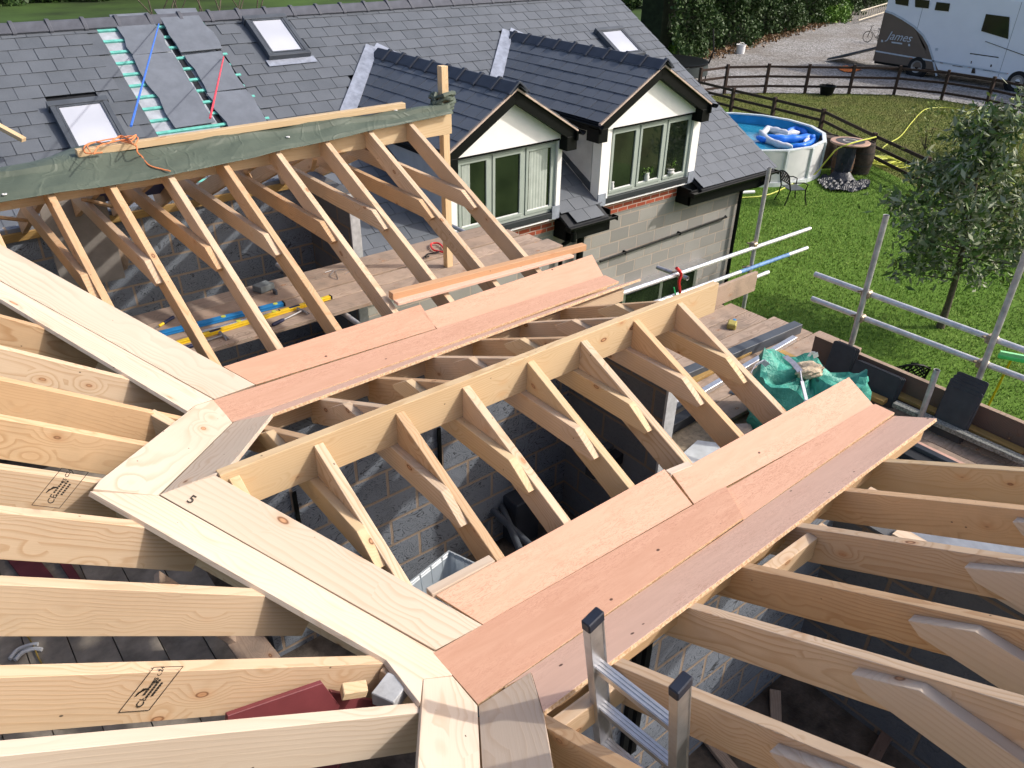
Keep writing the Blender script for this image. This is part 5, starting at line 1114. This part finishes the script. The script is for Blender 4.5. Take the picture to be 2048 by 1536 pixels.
# trampoline edge behind the roof verge
c=Z(1340,122,GZ+.9); c.z=GZ; r=thing('trampoline','black round trampoline partly hidden behind the far roof verge','trampoline',tuple(c)); MB().lathe(c,[(1.75,.85),(1.85,.88),(1.85,.94),(1.75,.96),(1.6,.93),(0,.9)],40).build('mat',BLACKP,r,smooth=True); MB().lathe(c,[(1.83,.86),(1.86,.4),(1.83,.38)],40).build('skirt',plain('dark_skirt',(.03,.04,.04),.7),r,smooth=True)
for i in range(6): th=i*math.pi/3; MB().tube([c+Vector((1.8*math.cos(th),1.8*math.sin(th),0)),c+Vector((1.8*math.cos(th),1.8*math.sin(th),.9))],.03,8).build('leg',BLACKP,r)
MB().tube([c+Vector((1.85*math.cos(.2-1.2),1.85*math.sin(.2-1.2),.9)),c+Vector((2.0*math.cos(-1.0),2.0*math.sin(-1.),1.5)),c+Vector((1.85*math.cos(-.8),1.85*math.sin(-.8),2.4))],.035,8).build('net_pole',BLACKP,r)
# ================================================================== horse transporter
def truck():
    XT=42.75; q=lambda x,y,o=0.:X(x,y,XT-o)
    yb=q(1745,130).y; yf=yb-13.5; zt=GZ+3.95; z0=GZ+.55; r=thing('horse_transporter','tall white horse transporter with curved dark brown rear quarter','truck',(XT+1.2,yb-4,GZ))
    TW=plain('white_lorry_paint',(.82,.84,.88),.3,var=.03,sc=1.); TB=plain('bronze_brown_paint',(.15,.115,.09),.3,var=.08,sc=1.); TG=plain('tinted_window',(.01,.011,.013),.08,spec=.6); SIL=plain('silver_stripe',(.5,.55,.6),.3); AMB=plain('amber_reflector',(.7,.2,.05),.3)
    W=2.5
    MB().prism([(XT,yb,z0),(XT,yf,z0),(XT,yf,zt-.1),(XT+.12,yf,zt),(XT+W-.12,yf,zt),(XT+W,yf,zt-.1),(XT+W,yf,z0)],(0,0,0)) if 0 else None
    m=MB(); prof=[(XT,z0-.1),(XT,zt-.14),(XT+.04,zt-.05),(XT+.13,zt),(XT+W-.13,zt),(XT+W,zt-.12),(XT+W,z0-.1)]
    m.prism([(a,yb,b) for a,b in prof],(0,yf-yb,0)); m.build('body',TW,r,bevel=.02)
    # brown quarter
    cur=[(1768,22),(1785,27),(1805,38),(1828,53),(1846,71),(1857,90),(1865,115),(1873,152)]
    pts=[q(x,y,.012) for x,y in cur]; low=q(1873,154,.012); pts=[Vector((XT-.012,yb+.01,q(1768,20).z))]+pts[1:]+[Vector((XT-.012,low.y,z0-.12)),Vector((XT-.012,yb+.01,z0-.12))]
    MB().prism(pts,(.010,0,0)).build('rear_quarter',TB,r)
    m=MB(); MB().box((XT-.02,yb+.012,z0-.1),(XT+W,yb+.03,q(1768,20).z)).build('tail_panel',TB,r)
    m=MB()
    P_=[q(x,y,.03) for x,y in cur]; P_[0]=Vector((XT-.03,yb,P_[0].z))
    for a,b in zip(P_[:-1],P_[1:]):
        s=(b-a).cross(Vector((1,0,0))).normalized()*.045; m.prism([a-s,b-s,b+s,a+s],(.012,0,0))
    a=Vector((XT-.03,yb,q(1755,101).z)); b=q(2015,146,.03)
    m.prism([a,b,b+Vector((0,0,-.07)),a+Vector((0,0,-.07))],(.02,0,0)); m.build('side_stripe',SIL,r)
    def patch(nm,pl_,mt,o=.03,th=.018,bev=.0): MB().prism([q(x,y,o) for x,y in pl_],(th,0,0)).build(nm,mt,r,bevel=bev)
    patch('side_window',[(1972,28),(2019,34),(2016,78),(1962,62)],TG); 
    for p_ in([(1790,-6),(1818,-4),(1816,12),(1791,8)],[(1830,-2),(1859,1),(1857,17),(1830,14)],[(1873,4),(1900,7),(1897,23),(1869,20)]): patch('upper_window',p_,TG)
    patch('locker_door',[(1939,107),(1997,115),(1990,140),(1933,130)],TW,.02,.01); patch('locker_seam',[(1940,106),(1997,114),(1997,116),(1940,108)],TG,.025,.01)
    for p_ in([(1905,130),(1925,133),(1925,134.5),(1905,131.5)],[(1967,139),(1991,143),(1991,144.5),(1967,140.5)],[(1942,122),(1944,122),(1943,127),(1941,127)],[(1981,129),(1984,129),(1983,134),(1980,134)],[(1970,82),(2048,110),(2048,111.5),(1970,83)],[(1871,96),(1876,96),(1875,101),(1870,101)]): patch('side_trim',p_,TG if p_[0][0]!=1871 else SIL)
    for x,y in((1822,116),(1883,126),(1938,135),(2013,147)): patch('reflector',[(x-3,y-1.5),(x+3,y-.5),(x+3,y+1),(x-3,y)],AMB)
    patch('fuel_flap',[(1942,146),(1945,136),(1950,136),(1950,147)],TG)
    for x,y in((1764,82),(1818,90)): patch('hinge',[(x-1.5,y-2.5),(x+1.5,y-2),(x+2,y+2.5),(x-2,y+2)],SIL)
    # skirt, wheels
    def wheel(x,y):
        c=q(x,y); c=Vector((XT+.02,c.y,GZ+.46)); MB().lathe(c,[(0,-.015),(.62,-.015),(.62,.01),(0,.01)],32,'x').build('wheel_arch',plain('arch_black',(.008,.008,.009),.8),r)
        w=MB().lathe(c,[(.28,-.06),(.44,-.06),(.47,-.03),(.47,.25),(.28,.25)],32,'x').build('tyre',plain('tyre',(.02,.02,.02),.8),r,smooth=True); MB().lathe(c,[(0,-.0),(.1,-.0),(.12,-.03),(.2,-.02),(.24,-.055),(.29,-.065),(.3,-.03)],24,'x').build('rim',plain('wheel_silver',(.35,.33,.31),.4,metal=.5),w,smooth=True)
    wheel(1833,135); wheel(2032,172); wheel(1990,165) if 0 else None
    MB().box((XT+.1,yf,GZ+.3),(XT+W-.1,yb,GZ+.5)).build('chassis',plain('chassis_black',(.01,.01,.01),.8),r)
    for i,(x,y) in enumerate(((1905,-30),(1990,-25),(2030,-18))): c=Vector((XT+.9+.2*i,q(x,40).y,zt)); MB().box((c.x-.3,c.y-.35,zt),(c.x+.3,c.y+.35,zt+.09)).build('roof_vent',WHITE,r,bevel=.03)
    # writing
    for yy in(1.9,6.4,9.0): m_=MB().box((XT-.004,yb-yy-.012,z0),(XT+.01,yb-yy+.012,zt-.15)); m_.build('panel_seam',plain('seam_grey',(.35,.36,.38),.5),r)
    a=q(1773,78,.03); b=q(1813,84,.03); ax=(b-a).normalized(); up=Vector((0,0,1)); nr=ax.cross(up); M=Matrix(((ax.x,up.x,nr.x,a.x),(ax.y,up.y,nr.y,a.y),(ax.z,up.z,nr.z,a.z),(0,0,0,1))); text('lettering','James',.56,M,SIL,r,shear=.35,ext=.004)
    patch('underline',[(1783,83),(1804,86),(1804,89),(1783,86)],SIL,.035)
    # ramp
    A=Vector((XT+.3,yb+.02,GZ+1.05)); B=Vector((XT+.3,yb+2.9,GZ+.06)); m=MB(); m.prism([A,B,B+Vector((1.9,0,0)),A+Vector((1.9,0,0))],(0,0,.10)); m.build('loading_ramp',plain('ramp_grey',(.10,.11,.12),.5,var=.2),r,bevel=.01)
truck()
# orange net on the gravel
crumple('orange_netting',[gp(x,y) for x,y in((1672,137),(1690,133),(1712,137),(1725,141),(1700,147),(1682,144))],GZ,plain('orange_net',(.75,.20,.04),.7,var=.25,sc=12),'small heap of orange netting on the gravel behind the fence','netting',.08,24)
# pale gate leaning by the hedge
a=gp(1715,48);b=gp(1770,30); r=thing('pale_gate','pale barred gate lying against the hedge bottom beside the lorry','gate',tuple(a)); m=MB()
for zz in(.25,.9): m.tube([a+Vector((0,0,zz)),b+Vector((0,0,zz))],.05,8)
m.build('frame',plain('pale_wood',(.5,.45,.36),.8),r)
for i in range(13): p_=lerp(a,b,i/12); MB().tube([p_+Vector((0,0,.25)),p_+Vector((0,0,.9))],.03,6).build('bar',bpy.data.materials['pale_wood'],r)
# bicycle leaning on the back of the lorry
c=gp(1747,86); r=thing('bicycle','dark bicycle parked behind the lorry','bicycle',tuple(c))
for dx in(-.5,.5):
    cc=c+Vector((0,dx,.33)); m=MB(); m.tube([cc+Vector((.02*math.sin(a),.32*math.cos(a),.32*math.sin(a))) for a in np.linspace(0,6.283,22)],.02,6); 
    for s in range(8): m.tube([cc,cc+Vector((0,.31*math.cos(s*.785),.31*math.sin(s*.785)))],.004,4)
    m.build('wheel',BLACKP,r)
m=MB(); m.tube([c+Vector((0,-.5,.33)),c+Vector((0,-.1,.3)),c+Vector((0,-.2,.8)),c+Vector((0,-.5,.33))],.02,6); m.tube([c+Vector((0,-.1,.3)),c+Vector((0,.38,.75)),c+Vector((0,-.18,.72))],.02,6); m.tube([c+Vector((0,.5,.33)),c+Vector((0,.36,.95))],.02,6); m.tube([c+Vector((-.25,.36,.98)),c+Vector((.25,.36,.98))],.015,6); m.build('bike_frame',BLACKP,r); MB().obox(c+Vector((0,-.22,.86)),(.06,0,0),(0,.12,0),(0,0,.025)).build('saddle',BLACKP,r,bevel=.01)
# ================================================================== vegetation
k_back=plain('back_lawn_shaded',(.03,.06,.010),.95,var=.8,sc=.12,bump=.05)  # shade and tree shadows painted into the grass as dark patchy colour
def blob_leaves(c,rad,n,size,R=RNG,shell=.55,asp=2.):
    d=R.normal(size=(n,3)); d/=np.linalg.norm(d,axis=1)[:,None]; q=(shell+(1-shell)*R.uniform(size=(n,1)))**.8
    f=1+.22*np.sin(d[:,:1]*7+c[0])*np.sin(d[:,1:2]*6+c[1])
    return d*q*f*np.array(rad)+np.array(c)
def bush(name,c,rad,n,size,mat,lab,cat='bush',nb=8,group=None,parts=True):
    c=Vector(c); r=thing(name,lab,cat,tuple(c),group); R=np.random.default_rng(int(abs(c.x*31+c.y*17))); P_=[]
    for i in range(nb):
        o=R.uniform(-.75,.75,3)*np.array(rad); o[2]=abs(o[2])*1.1; k2=R.uniform(.35,.6); P_.append(blob_leaves(np.array(c)+o,np.array(rad)*k2,n//nb,size,R))
    P_=np.concatenate(P_); P_=P_[P_[:,2]>c.z]; cards('crown',leaves(P_,size,1.8,R=R),mat,r,origin=tuple(c))
    MB().tube([c,c+Vector((.1,.1,rad[2]*.8))],[.12,.05],8).build('trunk',BARK,r)
    return r
# long hedge beside the drive
def hedge(p0,p1,hh,th,n,size,mat,lab):
    p0=Vector(p0);p1=Vector(p1); d=(p1-p0); L=d.length; e=d/L; s=Vector((-e.y,e.x,0)); R=np.random.default_rng(int(L*10)); r=thing('hedge',lab,'hedge',tuple(p0))
    u=R.uniform(0,L,n); face=R.uniform(0,1,n); z=R.uniform(0,1,n)**.8*hh; 
    bul=1+.35*np.sin(u*.8)+.25*np.sin(u*2.1+z*1.3)+.2*np.sin(z*2.7+u*.6)
    w_=np.where(face<.75,-th/2*bul,R.uniform(-th/2,th/2,n)); w_+=R.normal(0,.18,n); z=np.where(face>=.75,hh*(1+.05*np.sin(u*1.1)),z)+R.normal(0,.1,n)
    P_=np.array(p0)+u[:,None]*np.array(e)+w_[:,None]*np.array(s); P_[:,2]=GZ+np.clip(z,.05,None)
    cards('foliage',leaves(P_,size,1.7,R=R),mat,r,origin=tuple(p0))
    # dark twiggy inside
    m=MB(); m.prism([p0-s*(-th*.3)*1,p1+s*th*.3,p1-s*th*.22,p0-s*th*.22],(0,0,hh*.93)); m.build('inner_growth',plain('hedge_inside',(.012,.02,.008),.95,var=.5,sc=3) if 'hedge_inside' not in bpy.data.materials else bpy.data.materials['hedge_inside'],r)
h0=gp(1385,118);h1=gp(1640,45); e=(h1-h0).normalized(); sN=Vector((-e.y,e.x,0))
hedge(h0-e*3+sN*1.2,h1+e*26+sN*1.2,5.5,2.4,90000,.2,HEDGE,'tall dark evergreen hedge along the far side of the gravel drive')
for i,(x,y,rr_,mt,lb) in enumerate(((1665,45,(1.9,1.9,1.7),BRIGHT,'bright green shrub bulging from the hedge beside the lorry'),(1640,48,(.7,.7,.6),BRIGHT,'small green tuft at the hedge foot near the drive'))): bush('shrub',gp(x,y)+sN*.4,rr_,5000 if i==0 else 900,.2,mt,lb,'shrub')
# dead leaves along the hedge foot
n=2600; u=RNG.uniform(0,(h1-h0).length+5,n); w_=RNG.normal(-.3,.45,n); P_=np.array(h0)+u[:,None]*np.array(e)-w_[:,None]*np.array(sN)*-1; P_[:,2]=GZ+.03+RNG.uniform(0,.12,n)
o=cards('leaf_litter',leaves(P_,.16,1.5),DEAD); tag(o,'strip of brown dead leaves along the hedge foot','leaf litter',kind='stuff')
# bushes and trees beyond the house roof
sheet('back_lawn',[Z(x,y,GZ+.004) for x,y in((-60,8),(600,-30),(1260,-15),(1420,-5),(1400,60),(1345,112),(1240,60),(600,60),(-60,60))],k_back)
bx=[((1315,88),(1.2,1.2,1.3),BRIGHT,'bright green bush beyond the far roof verge'),((1368,60),(2.2,2.2,5.5),HEDGE,'tall dark tree between the verge and the hedge'),((1262,-8),(2.2,2.2,3),HEDGE,'dark tree crown right above the end of the ridge')]
for (x,y),rr_,mt,lb in bx: p_=Z(x,y,GZ+1); bush('bush',(p_.x+1.,p_.y+1.,GZ),rr_,9000,.26,mt,lb,'bush')
q0=Z(-80,12,GZ);q1=Z(700,-28,GZ)
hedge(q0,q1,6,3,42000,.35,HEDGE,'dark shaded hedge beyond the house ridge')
m=MB(); rb=random.Random(3)
r=thing('bare_shrub','bare twiggy shrub rising just behind the house ridge','shrub',(5.0,12.6,GZ))
for i in range(16):
    x=4.9+rb.uniform(-.9,.9); a=Vector((5.0,12.6,GZ)); b=Vector((x,12.5+rb.uniform(-.5,.5),.2)); c=b+Vector((rb.uniform(-.5,.5),rb.uniform(-.3,.3),rb.uniform(.5,.95))); m.tube([a,b,c],[.03,.015,.006],5)
m.build('branch',BARK,r)
# small tree on the lawn
def tree():
    b=gp(1880,655); r=thing('young_tree','young tree with grey backed leaves standing on the lawn','tree',tuple(b)); R=np.random.default_rng(21)
    H=4.35; ln=-CR*.12; tp_=lambda z:b+Vector((ln.x*max(0,z-1)+.02*math.sin(z*3),ln.y*max(0,z-1),z)); sp=[tp_(z) for z in(0,.5,1.1,2.,3.,3.8,H)]
    MB().tube(sp,[.085,.062,.055,.045,.032,.018,.006],10).build('trunk',BARK,r,smooth=True)
    m=MB(); C_=[]; 
    for i in range(58):
        s=R.uniform(0.0,1); z=1.05+s*3.15; th=i*2.399; reach=1.85*((1-s)**.85)*min(1,.72+s*1.2)*R.uniform(.6,1.1)+.12
        if z<1.3: reach*=.85
        a=tp_(z); t_=a+Vector((math.cos(th)*reach,math.sin(th)*reach,reach*R.uniform(.15,.5))); mid=lerp(a,t_,.5)+Vector((0,0,-.05)); m.tube([a,mid,t_],[.018,.011,.004],5)
        nn=int(78*reach)+18
        u=R.uniform(.25,1.05,nn); P_=np.array(a)+(np.array(t_)-np.array(a))*u[:,None]+R.normal(0,.15,(nn,3)); C_.append(P_)
        for k2 in range(3):
            cc=np.array(a)+(np.array(t_)-np.array(a))*R.uniform(.4,1.05)+R.normal(0,.16,3); C_.append(cc+R.normal(0,.085,(21,3)))
    m.build('branch',BARK,r); P_=np.concatenate(C_); cards('crown',leaves(P_,.145,3.0,jit=.4,R=R),OAK,r,origin=tuple(b))
    Q=P_[R.choice(len(P_),900)]+R.normal(0,.12,(900,3)); Q=Q[(Q[:,2]>GZ+3.2)|((R.uniform(size=len(Q))<.35))]; cards('foliage',leaves(Q,.12,2.6,R=R),OAKY,r,origin=tuple(b))
tree()
def sprig(x,y,lab):
    c=gp(x,y); r=thing('sapling',lab,'sapling',tuple(c)); m=MB(); P_=[]; R=np.random.default_rng(x)
    for i in range(9): t_=c+Vector((R.normal(0,.35),R.normal(0,.35),R.uniform(.5,1.5))); m.tube([c,t_],[.012,.005],5); P_.append(np.array(t_)+R.normal(0,.12,(21,3)))
    m.build('stem',BARK,r); cards('leaves',leaves(np.concatenate(P_),.13,2.4,R=R),OAKY,r,origin=tuple(c))
sprig(1850,300,'spindly yellowish sapling in the paddock beside the fence')
b=gp(2075,330); r=thing('young_tree','leafy tree at the right edge behind the straight fence','tree',tuple(b)); R=np.random.default_rng(5); MB().tube([b,b+Vector((0,0,3))],[.08,.03],8).build('trunk',BARK,r); P_=np.concatenate([np.array(b)+np.array((0,0,1.8))+blob_leaves((R.normal(0,.9),R.normal(0,.9),R.normal(0,.7)),(.7,.7,.6),420,.13,R) for _ in range(11)]); cards('crown',leaves(P_,.15,2.6,R=R),OAK,r,origin=tuple(b))
